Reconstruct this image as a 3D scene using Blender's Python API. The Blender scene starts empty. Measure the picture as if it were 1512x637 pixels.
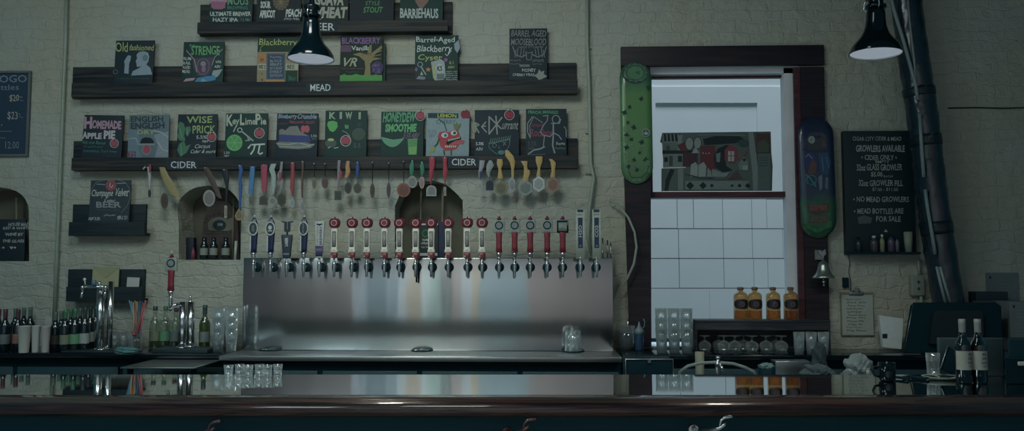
import bpy, bmesh, math, random
from mathutils import Vector, Matrix
random.seed(7)
C = bpy.context.scene.collection
sc = bpy.context.scene
# ------------------------------------------------------------------ camera
F = 1200.0; YAW = math.radians(2.0); PITCH = math.atan(79/1200.0)
CAM = Vector((0, -5.4, 1.617))
cd = bpy.data.cameras.new('camera'); cam = bpy.data.objects.new('camera', cd); C.objects.link(cam)
cd.sensor_width = 36; cd.lens = F/1512*36; cd.clip_start = .05
cam.location = CAM; cam.rotation_euler = (math.pi/2+PITCH, 0, YAW)
sc.camera = cam
ROT = cam.rotation_euler.to_matrix()
# ------------------------------------------------------------------ view, world, lights
sc.view_settings.view_transform = 'Standard'; sc.view_settings.look = 'None'
sc.cycles.transparent_max_bounces = 48; sc.view_settings.exposure = 0.0; sc.view_settings.gamma = 1; sc.view_settings.use_curve_mapping = False
w = bpy.data.worlds.new('world'); sc.world = w; w.use_nodes = True
bg = w.node_tree.nodes['Background']; bg.inputs[0].default_value = (.20, .76, 1.0, 1); bg.inputs[1].default_value = .066
def area(name, loc, target, sx, sy, power, col):
    l = bpy.data.lights.new(name, 'AREA'); l.shape = 'RECTANGLE'; l.size = sx; l.size_y = sy; l.energy = power; l.color = col
    o = bpy.data.objects.new(name, l); C.objects.link(o); o.location = loc
    o.rotation_euler = (Vector(target)-Vector(loc)).to_track_quat('-Z', 'Y').to_euler()
    return o
area('window_key', (-3.4, -4.4, 3.9), (-1.4, 0, 1.8), 1.3, 1.0, 25, (.80, 1.0, 1.03))
area('ceiling_key', (-1.0, -3.6, 4.3), (-1.0, 0, 1.9), 1.2, .8, 15.5, (.95, 1.0, .93)).data.spread = 1.75
area('front_wall_fill', (-1.0, -6.4, 3.9), (-1.0, -8.6, .2), 4.5, .8, 150, (.9, 1.0, 1.0))  # unseen fill, added to brighten the front wall mirrored in the steel
area('alley_skylight', (2.2, 1.5, 12.5), (2.3, 3.4, .5), 5.0, 2.2, 1360, (.80, .92, 1.0))
# ------------------------------------------------------------------ photo px -> place
def ray(px, py): return ROT @ Vector((px-756, 318.5-py, -F))
def P(px, py, y=0.0):
    d = ray(px, py); return CAM + d*((y-CAM.y)/d.y)
def G(px, py, z):
    d = ray(px, py); return CAM + d*((z-CAM.z)/d.z)
RV = Vector((math.cos(YAW), math.sin(YAW), 0)); FV = Vector((-math.sin(YAW), math.cos(YAW), 0))
def CF(x, d, z): p = CAM + RV*x + FV*d; return Vector((p.x, p.y, z))
def GX(px, d, z):            # point at depth d under image column px
    r = ray(px, 397); r = r*(d/(r.dot(FV))); return Vector((CAM.x+r.x, CAM.y+r.y, z))
# ------------------------------------------------------------------ materials
def lin(v):
    v /= 255.0; return v/12.92 if v <= .04045 else ((v+.055)/1.055)**2.4
K = 2.7
def ob(r, g, b, k=K, sat=.8):
    L_ = .3*r+.55*g+.15*b
    return tuple(min(.92, lin(L_+(v-L_)*sat)*k) for v in (r, g, b))
MATS = {}
def mat(name, col, rough=.6, metal=0.0, var=.12, scale=30, bump=0, spec=.5, emit=None, es=0, coat=0):
    if name in MATS: return MATS[name]
    m = bpy.data.materials.new(name); m.use_nodes = True; nt = m.node_tree; N = nt.nodes; L = nt.links
    b = N['Principled BSDF']
    b.inputs['Roughness'].default_value = rough; b.inputs['Metallic'].default_value = metal
    b.inputs['Specular IOR Level'].default_value = spec
    if coat: b.inputs['Coat Weight'].default_value = coat; b.inputs['Coat Roughness'].default_value = .06
    tc = N.new('ShaderNodeTexCoord'); no = N.new('ShaderNodeTexNoise'); no.inputs['Scale'].default_value = scale
    no.inputs['Detail'].default_value = 3; L.new(tc.outputs['Object'], no.inputs['Vector'])
    mx = N.new('ShaderNodeMix'); mx.data_type = 'RGBA'
    mx.inputs[6].default_value = (*[c*(1-var) for c in col], 1); mx.inputs[7].default_value = (*[min(1, c*(1+var)) for c in col], 1)
    L.new(no.outputs['Fac'], mx.inputs[0]); L.new(mx.outputs[2], b.inputs['Base Color'])
    if bump:
        bp = N.new('ShaderNodeBump'); bp.inputs['Strength'].default_value = bump; bp.inputs['Distance'].default_value = .004
        L.new(no.outputs['Fac'], bp.inputs['Height']); L.new(bp.outputs[0], b.inputs['Normal'])
    if emit: b.inputs['Emission Color'].default_value = (*emit, 1); b.inputs['Emission Strength'].default_value = es
    MATS[name] = m; return m
def glassy(name, tint, refl=.5, base=.06, haze=0):
    if name in MATS: return MATS[name]
    m = bpy.data.materials.new(name); m.use_nodes = True; nt = m.node_tree; N = nt.nodes; L = nt.links
    N.remove(N['Principled BSDF']); out = N['Material Output']
    tr = N.new('ShaderNodeBsdfTransparent'); tr.inputs[0].default_value = (*tint, 1)
    gl = N.new('ShaderNodeBsdfGlossy'); gl.inputs[0].default_value = (.9, .95, 1, 1); gl.inputs['Roughness'].default_value = .06
    lw = N.new('ShaderNodeLayerWeight'); lw.inputs[0].default_value = refl
    ad = N.new('ShaderNodeMath'); ad.operation = 'MULTIPLY_ADD'; ad.inputs[1].default_value = .75; ad.inputs[2].default_value = base
    L.new(lw.outputs['Facing'], ad.inputs[0])
    mx = N.new('ShaderNodeMixShader'); L.new(ad.outputs[0], mx.inputs[0]); L.new(tr.outputs[0], mx.inputs[1]); L.new(gl.outputs[0], mx.inputs[2])
    if haze:
        df = N.new('ShaderNodeBsdfDiffuse'); df.inputs[0].default_value = (.62, .74, .76, 1)
        hz = N.new('ShaderNodeMath'); hz.operation = 'MULTIPLY_ADD'; hz.inputs[1].default_value = haze*2.2; hz.inputs[2].default_value = haze*.35
        L.new(lw.outputs['Facing'], hz.inputs[0]); m2 = N.new('ShaderNodeMixShader'); L.new(hz.outputs[0], m2.inputs[0]); L.new(mx.outputs[0], m2.inputs[1]); L.new(df.outputs[0], m2.inputs[2]); mx = m2
    L.new(mx.outputs[0], out.inputs[0]); MATS[name] = m; return m
def wood(name, c1, c2, rough=.5, coat=0, scale=(1.2, 14, 14), bump=.3):
    if name in MATS: return MATS[name]
    m = mat(name, c1, rough=rough, coat=coat, spec=.3); nt = m.node_tree; N = nt.nodes; L = nt.links; b = N['Principled BSDF']
    mp = N.new('ShaderNodeMapping'); mp.inputs['Scale'].default_value = scale
    tc = N.new('ShaderNodeTexCoord'); L.new(tc.outputs['Object'], mp.inputs[0])
    no = N.new('ShaderNodeTexNoise'); no.inputs['Scale'].default_value = 2.2; no.inputs['Detail'].default_value = 6; no.inputs['Distortion'].default_value = .8
    L.new(mp.outputs[0], no.inputs['Vector'])
    cr = N.new('ShaderNodeValToRGB'); cr.color_ramp.elements[0].position = .36; cr.color_ramp.elements[1].position = .66
    cr.color_ramp.elements[0].color = (*c1, 1); cr.color_ramp.elements[1].color = (*c2, 1)
    L.new(no.outputs['Fac'], cr.inputs[0]); L.new(cr.outputs[0], b.inputs['Base Color'])
    bp = N.new('ShaderNodeBump'); bp.inputs['Strength'].default_value = bump; bp.inputs['Distance'].default_value = .003
    L.new(no.outputs['Fac'], bp.inputs['Height']); L.new(bp.outputs[0], b.inputs['Normal'])
    return m
def brickwall(name, ca, cb, big=.115, dist=.034):
    m = mat(name, ca, rough=.75); nt = m.node_tree; N = nt.nodes; L = nt.links; b = N['Principled BSDF']
    tc = N.new('ShaderNodeTexCoord'); sp = N.new('ShaderNodeSeparateXYZ'); L.new(tc.outputs['Object'], sp.inputs[0])
    cb_ = N.new('ShaderNodeCombineXYZ'); L.new(sp.outputs[0], cb_.inputs[0]); L.new(sp.outputs[2], cb_.inputs[1])
    wn = N.new('ShaderNodeTexNoise'); wn.inputs['Scale'].default_value = 6; wn.inputs['Detail'].default_value = 3
    L.new(tc.outputs['Object'], wn.inputs['Vector'])
    va = N.new('ShaderNodeVectorMath'); va.operation = 'MULTIPLY_ADD'; va.inputs[1].default_value = (.11, .11, .11)
    L.new(wn.outputs['Color'], va.inputs[0]); L.new(cb_.outputs[0], va.inputs[2])
    br = N.new('ShaderNodeTexBrick'); br.inputs['Scale'].default_value = 1; br.inputs['Brick Width'].default_value = .21
    br.inputs['Row Height'].default_value = .074; br.inputs['Mortar Size'].default_value = .007; br.inputs['Mortar Smooth'].default_value = .9
    L.new(va.outputs[0], br.inputs['Vector'])
    n2 = N.new('ShaderNodeTexNoise'); n2.inputs['Scale'].default_value = 13; n2.inputs['Detail'].default_value = 9; n2.inputs['Roughness'].default_value = .62
    L.new(tc.outputs['Object'], n2.inputs['Vector'])
    n3 = N.new('ShaderNodeTexNoise'); n3.inputs['Scale'].default_value = 1.3; n3.inputs['Detail'].default_value = 4; L.new(tc.outputs['Object'], n3.inputs['Vector'])
    h = N.new('ShaderNodeMath'); h.operation = 'MULTIPLY_ADD'; h.inputs[1].default_value = -big   # mortar lower
    L.new(br.outputs['Fac'], h.inputs[0]); L.new(n2.outputs['Fac'], h.inputs[2])
    vo = N.new('ShaderNodeTexVoronoi'); vo.inputs['Scale'].default_value = 9; L.new(va.outputs[0], vo.inputs['Vector'])
    h2 = N.new('ShaderNodeMath'); h2.operation = 'MULTIPLY_ADD'; h2.inputs[1].default_value = .35
    L.new(vo.outputs['Distance'], h2.inputs[0]); L.new(h.outputs[0], h2.inputs[2])
    bp = N.new('ShaderNodeBump'); bp.inputs['Strength'].default_value = .8; bp.inputs['Distance'].default_value = dist
    L.new(h2.outputs[0], bp.inputs['Height']); L.new(bp.outputs[0], b.inputs['Normal'])
    mx = N.new('ShaderNodeMix'); mx.data_type = 'RGBA'; mx.inputs[6].default_value = (*ca, 1); mx.inputs[7].default_value = (*cb, 1)
    cr = N.new('ShaderNodeValToRGB'); cr.color_ramp.elements[0].position = .42; cr.color_ramp.elements[1].position = .62
    L.new(n3.outputs['Fac'], cr.inputs[0]); L.new(cr.outputs[0], mx.inputs[0]); L.new(mx.outputs[2], b.inputs['Base Color'])
    return m
M_WALL = brickwall('painted_brick', (.43, .475, .43), (.43, .45, .37))
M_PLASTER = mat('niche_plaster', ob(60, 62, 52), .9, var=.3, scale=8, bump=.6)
M_BLACKWOOD = wood('black_stained_wood', ob(8, 22, 29), ob(20, 33, 38), .6)
M_SHELF = wood('dark_weathered_wood', ob(8, 20, 28), ob(40, 40, 37), .65, scale=(.7, 10, 14))
M_CASING = wood('dark_brown_casing', ob(14, 17, 24), ob(30, 23, 30), .5)
M_RED = wood('reddish_sash', ob(42, 24, 30), ob(60, 32, 38), .4)
M_RAIL = wood('oiled_bar_rail', ob(9, 8, 11), ob(50, 28, 26), .3, coat=.9, scale=(.8, 34, 40), bump=.5)
M_BARFRONT = wood('bar_front_wood', (.001, .055, .08), (.002, .065, .095), .6)
M_BLACK = mat('black_matt', ob(4, 25, 32, 2.7, 1), .6, spec=.15)
M_BLACKGLOSS = mat('black_enamel', ob(1, 12, 18), .12, spec=.5)
M_CHALKB = mat('blackboard', ob(10, 27, 36), .7, var=.25, scale=14)
M_CHALKG = mat('green_blackboard', ob(10, 38, 36), .7, var=.2, scale=14)
M_CHROME = mat('chrome', (.7, .76, .78), .2, 1.0, var=.03)
M_STEELD = mat('dull_steel', (.34, .4, .42), .35, 1.0)
M_PAINTPIPE = mat('painted_conduit', ob(92, 104, 94), .45)
M_WHITE = mat('white_paint', ob(128, 138, 142), .5)
M_PAPER = mat('paper', ob(118, 126, 122), .8, var=.05)
M_GLASS = glassy('clear_glass', (.975, .99, .99), .3, .02, haze=.14)
M_AMBER = glassy('amber_glass', (.84, .60, .32), .35, .03, haze=.03)
M_GREENGLASS = mat('dark_green_bottle_glass', ob(10, 34, 24), .06, spec=.8)
M_DARKGLASS = mat('dark_bottle_glass', ob(5, 20, 26), .06, spec=.8)
M_CLEARSPIRIT = glassy('spirit_bottle_glass', (.80, .88, .76), .4, .05, haze=.05)
# ------------------------------------------------------------------ mesh builder
TXT = {}
def text_mesh(s, bold=0.0):
    k = (s, bold)
    if k in TXT: return TXT[k]
    cu = bpy.data.curves.new('t', 'FONT'); cu.body = s; cu.resolution_u = 2; cu.offset = bold; cu.fill_mode = 'FRONT'
    o = bpy.data.objects.new('t', cu); me = bpy.data.meshes.new_from_object(o)
    vs = [(v.co.x, v.co.y) for v in me.vertices]; fs = [tuple(p.vertices) for p in me.polygons]
    bpy.data.objects.remove(o); bpy.data.curves.remove(cu); bpy.data.meshes.remove(me)
    if vs:
        x0 = min(v[0] for v in vs); x1 = max(v[0] for v in vs); y0 = min(v[1] for v in vs); y1 = max(v[1] for v in vs)
        vs = [((v[0]-x0)/max(1e-6, x1-x0), (v[1]-y0)/max(1e-6, y1-y0)) for v in vs]
    TXT[k] = (vs, fs); return TXT[k]
class MB:
    def __init__(s): s.v = []; s.f = []; s.m = []; s.s = []
    def add(s, vs, fs, mi=0, sm=False):
        o = len(s.v); s.v += [Vector(v) for v in vs]
        for f in fs: s.f.append(tuple(i+o for i in f)); s.m.append(mi); s.s.append(sm)
        return s
    def box(s, x0, x1, y0, y1, z0, z1, mi=0, rot=None, bev=0):
        if x0 > x1: x0, x1 = x1, x0
        if y0 > y1: y0, y1 = y1, y0
        if z0 > z1: z0, z1 = z1, z0
        b = bev
        if b <= 0:
            vs = [Vector((x, y, z)) for x in (x0, x1) for y in (y0, y1) for z in (z0, z1)]
            fs = [(0, 1, 3, 2), (4, 6, 7, 5), (0, 4, 5, 1), (2, 3, 7, 6), (0, 2, 6, 4), (1, 5, 7, 3)]
            return s.add(vs, fs, mi)
        bm = bmesh.new(); bmesh.ops.create_cube(bm, size=1)
        for v in bm.verts: v.co = Vector(((x0+x1)/2+v.co.x*(x1-x0), (y0+y1)/2+v.co.y*(y1-y0), (z0+z1)/2+v.co.z*(z1-z0)))
        bmesh.ops.bevel(bm, geom=bm.edges[:], offset=b, segments=2, affect='EDGES', profile=.6)
        bm.verts.index_update()
        s.add([v.co.copy() for v in bm.verts], [tuple(v.index for v in f.verts) for f in bm.faces], mi, True); bm.free(); return s
    def rings(s, rings, mi=0, sm=True, cap0=True, cap1=True):
        n = len(rings[0]); vs = [p for r in rings for p in r]; fs = []
        for i in range(len(rings)-1):
            for j in range(n): fs.append((i*n+j, i*n+(j+1) % n, (i+1)*n+(j+1) % n, (i+1)*n+j))
        s.add(vs, fs, mi, sm); o = len(s.v)-len(vs)
        if cap0: s.f.append(tuple(o+j for j in reversed(range(n)))); s.m.append(mi); s.s.append(False)
        if cap1: s.f.append(tuple(o+(len(rings)-1)*n+j for j in range(n))); s.m.append(mi); s.s.append(False)
        return s
    def lathe(s, prof, c=(0, 0, 0), n=16, mi=0, axis='z', cap0=True, cap1=True, sy=1.0):
        R = []
        for r, h in prof:
            ring = []
            for j in range(n):
                a = 2*math.pi*j/n; x = r*math.cos(a); y = r*math.sin(a)*sy
                if axis == 'z': p = (x, y, h)
                elif axis == 'y': p = (x, h, y)       # h along y
                else: p = (h, x, y)
                ring.append(Vector(p)+Vector(c))
            if axis == 'y': ring.reverse()
            R.append(ring)
        return s.rings(R, mi, True, cap0, cap1)
    def tube(s, path, r, n=10, mi=0, rn=None, cap=True):
        path = [Vector(p) for p in path]; R = []; up = None
        for i, p in enumerate(path):
            t = (path[min(i+1, len(path)-1)]-path[max(i-1, 0)]).normalized()
            if up is None: up = Vector((0, 0, 1)) if abs(t.z) < .9 else Vector((0, 1, 0))
            a = t.cross(up).normalized(); b = a.cross(t).normalized(); up = b
            rr = r[i] if isinstance(r, (list, tuple)) else r
            R.append([p+(a*math.cos(2*math.pi*j/n)+b*math.sin(2*math.pi*j/n))*rr*(rn(i, j) if rn else 1) for j in range(n)])
        return s.rings(R, mi, True, cap, cap)
    def loft(s, secs, c=(0, 0, 0), n=16, mi=0, e=4):       # secs (z, half_w, half_d); superellipse sections
        R = []
        for z, a, b in secs:
            ring = []
            for j in range(n):
                t = 2*math.pi*(j+.5)/n; ct, st = math.cos(t), math.sin(t)
                ring.append(Vector((c[0]+a*math.copysign(abs(ct)**(2/e), ct), c[1]+b*math.copysign(abs(st)**(2/e), st), c[2]+z)))
            R.append(ring)
        return s.rings(R, mi, True)
    def prism(s, pts, y0, y1, mi=0, sm=False):             # outline in x,z extruded along y
        n = len(pts); vs = [Vector((x, y0, z)) for x, z in pts]+[Vector((x, y1, z)) for x, z in pts]
        fs = [tuple(range(n)), tuple(reversed(range(n, 2*n)))]+[(i, n+i, n+(i+1) % n, (i+1) % n) for i in range(n)]
        return s.add(vs, fs, mi, sm)
    def build(s, name, mats, parent=None, origin=None, bev=0):
        if parent is not None and origin is None: origin = parent['_o'] if '_o' in parent else (0, 0, 0)
        og = Vector(origin if origin is not None else (0, 0, 0))
        me = bpy.data.meshes.new(name); me.from_pydata([v-og for v in s.v], [], s.f)
        for m in (mats if isinstance(mats, (list, tuple)) else [mats]): me.materials.append(m)
        for p, mi, sm in zip(me.polygons, s.m, s.s): p.material_index = mi; p.use_smooth = sm
        bm = bmesh.new(); bm.from_mesh(me)
        try: bmesh.ops.recalc_face_normals(bm, faces=bm.faces[:])
        except Exception: pass
        bm.to_mesh(me); bm.free(); me.update()
        o = bpy.data.objects.new(name, me); C.objects.link(o)
        if parent is not None: o.parent = parent; o['_o'] = tuple(og)
        else: o.location = og; o['_o'] = tuple(og)
        if bev:
            md = o.modifiers.new('bevel', 'BEVEL'); md.width = bev; md.segments = 2; md.limit_method = 'ANGLE'
        return o
def tag(o, label=None, cat=None, group=None, kind=None):
    if label: o['label'] = label
    if cat: o['category'] = cat
    if group: o['group'] = group
    if kind: o['kind'] = kind
    return o
def empty(name, loc): 
    o = bpy.data.objects.new(name, None); C.objects.link(o); o.location = loc; o['_o'] = tuple(loc); o.empty_display_size = .05; return o
def copy_tree(o, parent=None):
    c = o.copy(); C.objects.link(c); c.parent = parent
    for ch in list(o.children): copy_tree(ch, c)
    return c
def place(proto, used, loc, label, group=None, rz=0, s=1):
    o = proto if not used else copy_tree(proto)
    o.location = loc; o.rotation_euler = (0, 0, rz); o.scale = (s, s, s); o['label'] = label
    if group: o['group'] = group
    elif used and 'group' in o: pass
    return o
def struct(o): o['kind'] = 'structure'; return o
# ------------------------------------------------------------------ flat paint on boards, coordinates in photo px at plane y
PAL = {}
def chalk(c):
    if c not in PAL: g_ = sum(c)/3; cc = [g_+(v-g_)*.82 for v in c]; PAL[c] = mat('chalk_%d_%d_%d' % c, ob(*cc), .85, var=.18, scale=90)
    return PAL[c]
W_ = (124, 136, 133); GR = (62, 120, 66); LG = (74, 118, 88); YG = (108, 122, 62); RD = (118, 44, 58); PK = (118, 90, 108); PU = (84, 58, 104)
OR = (132, 92, 56); BL = (34, 66, 108); TE = (40, 90, 92); GY = (78, 92, 92); DK = (8, 24, 30); BR = (62, 56, 40); LB = (84, 104, 118)
class Art:
    def __init__(s, y): s.y = y; s.mb = MB(); s.mats = []; s.k = 0
    def mi(s, c):
        m = chalk(c) if isinstance(c, tuple) else c
        if m not in s.mats: s.mats.append(m)
        return s.mats.index(m)
    def yy(s): s.k += 1; return s.y-.0006-.00012*s.k
    def T(s, txt, x0, y0, x1, y1, c=W_, bold=.012, sh=0, rot=0, wob=.6):
        vs, fs = text_mesh(txt, bold)
        if not vs: return
        y = s.yy(); ph = random.random()*6; out = []
        for u, v in vs:
            if rot: u, v = 1-v, u
            X = x0+(x1-x0)*u+sh*v+wob*.3*math.sin(v*5+u*9+ph); Y = y1+(y0-y1)*v+wob*.6*math.sin(u*11+ph)
            out.append(P(X, Y, y))
        s.mb.add(out, fs, s.mi(c))
    def pg(s, pts, c): y = s.yy(); s.mb.add([P(a, b, y) for a, b in pts], [tuple(range(len(pts)))], s.mi(c))
    def E(s, cx, cy, rx, ry, c, n=18, w=0):
        if not w: return s.pg([(cx+rx*math.cos(2*math.pi*i/n), cy+ry*math.sin(2*math.pi*i/n)) for i in range(n)], c)
        s.L([(cx+rx*math.cos(2*math.pi*i/n), cy+ry*math.sin(2*math.pi*i/n)) for i in range(n+1)], w, c)
    def L(s, pts, w, c):
        y = s.yy(); mi = s.mi(c)
        for (a, b), (d, e) in zip(pts, pts[1:]):
            l = math.hypot(d-a, e-b) or 1; nx, ny = -(e-b)/l*w/2, (d-a)/l*w/2; ex, ey = (d-a)/l*w*.3, (e-b)/l*w*.3
            s.mb.add([P(*q, y) for q in ((a+nx-ex, b+ny-ey), (a-nx-ex, b-ny-ey), (d-nx+ex, e-ny+ey), (d+nx+ex, e+ny+ey))], [(0, 1, 2, 3)], mi)
    def R(s, x0, y0, x1, y1, c): s.pg([(x0, y0), (x1, y0), (x1, y1), (x0, y1)], c)
    def apple(s, x, y, r, c=RD):
        s.E(x, y+r*.05, r*1.12, r*1.15, W_, w=.7); s.E(x-r*.32, y, r*.62, r*.88, c); s.E(x+r*.32, y, r*.62, r*.88, c); s.L([(x, y-r*.6), (x+r*.25, y-r*1.5)], .9, DK)
    def build(s, name, parent):
        if s.mb.v: return s.mb.build(name, s.mats, parent)
def pbox(mb, x0, y0, x1, y1, ya, yb, mi=0, bev=0):         # box whose front face at y=ya covers the photo rectangle
    a = P(x0, y1, ya); b = P(x1, y0, ya); mb.box(a.x, b.x, ya, yb, a.z, b.z, mi, bev=bev); return a, b

# ================================================================== THE SETTING
floor = MB().box(-6, 6, -9, 0.0, -.05, 0).build('floor', wood('floorboards', ob(100, 96, 90), ob(120, 112, 104), .4)); struct(floor)
def arch(x0, x1, ytop, yspring, ybot, n=14, jit=1.2):
    pts = [(x0, ybot)]
    for i in range(n+1):
        t = i/n; a = math.pi*(1-t); xx = (x0+x1)/2+(x1-x0)/2*math.cos(a); yy = yspring-(yspring-ytop)*math.sin(a)**.9
        pts.append((xx+random.uniform(-jit, jit)*.6, yy+random.uniform(-jit, jit)*.6))
    pts.append((x1, ybot)); return pts
N1 = arch(-60, 43, 276, 312, 386); N2 = [(264, 384), (264, 330)]+arch(262, 356, 274, 312, 384)[1:-1]+[(355, 384)]
N3 = [(584, 410), (583, 350), (583, 305), (590, 288), (602, 274), (620, 268), (640, 267), (658, 272), (672, 284), (683, 296), (684, 340), (683, 410)]
WIN = [(958, 512), (958, 98), (1180, 98), (1184, 512)]
def wallmesh():
    bm = bmesh.new(); edges = []
    def loop(pts):
        vs = [bm.verts.new(p) for p in pts]; es = [bm.edges.new((vs[i], vs[(i+1) % len(vs)])) for i in range(len(vs))]; return vs, es
    _, e = loop([(-5.5, 0, 0), (5.5, 0, 0), (5.5, 0, 4.2), (-5.5, 0, 4.2)]); edges += e
    hs = []
    for h in (N1, N2, N3, WIN):
        vs, e = loop([P(a, b) for a, b in h]); edges += e; hs.append(vs)
    bmesh.ops.triangle_fill(bm, edges=edges, use_beauty=True, use_dissolve=False)
    # drop triangles inside holes
    def inside(pt, poly):
        c = False; n = len(poly)
        for i in range(n):
            a, b = poly[i], poly[(i+1) % n]
            if (a.z > pt.z) != (b.z > pt.z) and pt.x < (b.x-a.x)*(pt.z-a.z)/(b.z-a.z)+a.x: c = not c
        return c
    polys = [[v.co.copy() for v in h] for h in hs]
    bmesh.ops.delete(bm, geom=[f for f in bm.faces if any(inside(f.calc_center_median(), p) for p in polys)], context='FACES_ONLY')
    for i, h in enumerate(hs):
        dep = (.22, .24, .2, .32)[i]
        back = [bm.verts.new(v.co+Vector((0, dep, 0))) for v in h]
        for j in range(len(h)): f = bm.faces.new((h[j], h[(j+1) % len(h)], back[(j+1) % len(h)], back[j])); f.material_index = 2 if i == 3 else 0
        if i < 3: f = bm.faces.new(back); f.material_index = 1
    bm.normal_update(); me = bpy.data.meshes.new('wall_back'); bm.to_mesh(me); bm.free()
    for m in (M_WALL, M_PLASTER, M_WHITE): me.materials.append(m)
    o = bpy.data.objects.new('wall_back', me); C.objects.link(o); return o
wall = struct(wallmesh())
# room side opposite the bar, unseen; colour bands invented to streak the steel's reflection
fb = MB()
segs = [(-13.0, -4.1, 0), (-3.85, -3.1, 1), (-3.02, -2.78, 1), (-2.55, -2.15, 2), (-1.95, -1.5, 4), (-1.5, -1.35, 3), (-1.35, -.95, 0), (-.75, -.3, 2), (-.3, 1.05, 1), (1.05, 13.0, 0)]
for a, b, mi in segs: fb.box(a, b, -9.2, -9.0, 0, 3.4, mi)
fb.box(-13, 13, -9.2, -9.0, 3.4, 4.2, 0)
fb.box(-13, 13, -9.2, -9.0, 0, .35, 3)
struct(fb.build('wall_front', [mat('streak_pink', (.3, .25, .24), .8), mat('streak_blue_grey', (.25, .31, .335), .8), mat('streak_tan', (.4, .33, .25), .8), mat('streak_dark', (.03, .05, .06), .7), mat('streak_sage', (.33, .42, .38), .8)]))
wi = 2
for (a, b, e) in ((-4.1, -3.85, .11), (-3.1, -3.02, .2), (-2.78, -2.55, .12), (-2.15, -1.95, .14), (-.95, -.75, .08)):  # glowing strips added so the steel mirrors bright streaks, no real windows
    o = MB().box(a+.01, b-.01, -9.15, -9.1, .35, 3.4).build('window_%d' % wi, mat('strip_glow_%d' % wi, (.3, .35, .4), .3, emit=(.8, .95, 1.0), es=e*2.6)); struct(o); wi += 1

# conduits on the wall
cm = MB(); cm.tube([P(98.5, -30, -.02), P(97, 60, -.02), P(90, 230, -.02), P(84, 380, -.02), P(80, 478, -.02)], .013, 10)
for y in (100, 300, 372): cm.box(*(lambda p: (p.x-.022, p.x+.022, -.006, 0, p.z-.008, p.z+.008))(P(97-(y-60)*.043, y, -.02)))
tag(cm.build('wall_conduit', M_PAINTPIPE, origin=P(80, 478, -.02)), 'cream painted vertical pipe beside the framed bottle price board', 'pipe')
cm = MB(); cm.tube([P(867, -30, -.03), P(867, 60, -.03), P(870, 130, -.03), P(872, 240, -.03), P(877, 262, -.04), P(870, 310, -.05), P(868, 350, -.05), P(874, 378, -.05)], .012, 10)
for y in (70, 195, 255): cm.box(*(lambda p: (p.x-.02, p.x+.02, -.02, 0, p.z-.006, p.z+.006))(P(869, y, -.03)))
tag(cm.build('wall_conduit', M_PAINTPIPE, origin=P(868, 345, -.04)), 'cream painted vertical pipe between the long shelves and the window', 'pipe')

# ---------------- window
ya = -.035
cs = MB()
pbox(cs, 917, 66, 1217, 98, ya, 0, bev=.004)
for (x0, x1, xb0, xb1) in ((917, 960, 930, 962), (1182, 1217, 1191, 1226)):
    a = [P(x0, 99, ya), P(x1, 99, ya), P(xb1, 513, ya), P(xb0, 513, ya)]
    cs.prism([(p.x, p.z) for p in a], ya, 0)
win = struct(cs.build('window_1', M_CASING, origin=(P(1060, 512).x, 0, P(1060, 512).z)))
sf = MB()   # sashes: top sash behind, lower sash in front
yb = .10
pbox(sf, 962, 112, 1163, 116, yb, yb+.04); pbox(sf, 1159, 112, 1165, 290, yb, yb+.04); pbox(sf, 957, 112, 962, 290, yb, yb+.04)
pbox(sf, 955, 283, 1172, 292, yb-.03, yb+.04)
sf.build('sash_frame', M_RED, win)
jl = MB(); pbox(jl, 1166, 100, 1183, 512, .05, .13); pbox(jl, 955, 99, 1185, 110, .05, .13)
jl.build('jamb_lining', mat('weathered_white_jamb', ob(140, 146, 154), .6, var=.2, scale=6), win)
il = MB(); pbox(il, 1181, 100, 1184, 512, -.02, 0); il.build('inner_bead', M_RED, win)
gp = MB(); pbox(gp, 961, 114, 1162, 286, yb+.018, yb+.022); pbox(gp, 957, 290, 1172, 512, yb-.012, yb-.008)
gp.build('pane', glassy('window_glass', (.96, .98, 1.0), .08, .0), win)
# alley wall outside
ym = mat('outside_white_wall', (.72, .74, .74), .8, var=.04, scale=3)
am = MB(); YA = 3.8
am.box(-2.5, 7.5, YA, YA+.2, 0, 13); 
rec = [(966, 150), (1120, 150), (1120, 292), (966, 292)]
am.prism([(P(a, b, YA-.015).x, P(a, b, YA-.015).z) for a, b in [(955, 290), (955, 128), (1158, 128), (1158, 290), (1118, 290), (1118, 152), (968, 152), (968, 290)]], YA-.015, YA+.02)
struct(am.build('wall_outside', ym))
bl = MB(); X = [[(800, 1000), (1000, 1024), (1024, 1067), (1067, 1110), (1110, 1132), (1132, 1330)], [(800, 1002), (1002, 1068), (1068, 1111), (1111, 1156), (1156, 1330)], [(800, 1003), (1003, 1069), (1069, 1113), (1113, 1134), (1134, 1330)], [(800, 1048), (1048, 1095), (1095, 1144), (1144, 1330)]]
Y = [294, 338, 382, 426, 500]
for r in range(4):
    for (a, b) in X[r]: pbox(bl, a+.75, Y[r]+.6, b-.75, Y[r+1]-.6, YA-.10, YA-.003)
struct(bl.build('wall_outside_blocks', mat('outside_white_blocks', (.8, .82, .82), .8, var=.04, scale=3)))
jm = MB(); pbox(jm, 800, 292, 1330, 510, YA-.092, YA-.001); struct(jm.build('wall_outside_joints', mat('block_joint', (.12, .15, .17), .9)))

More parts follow.
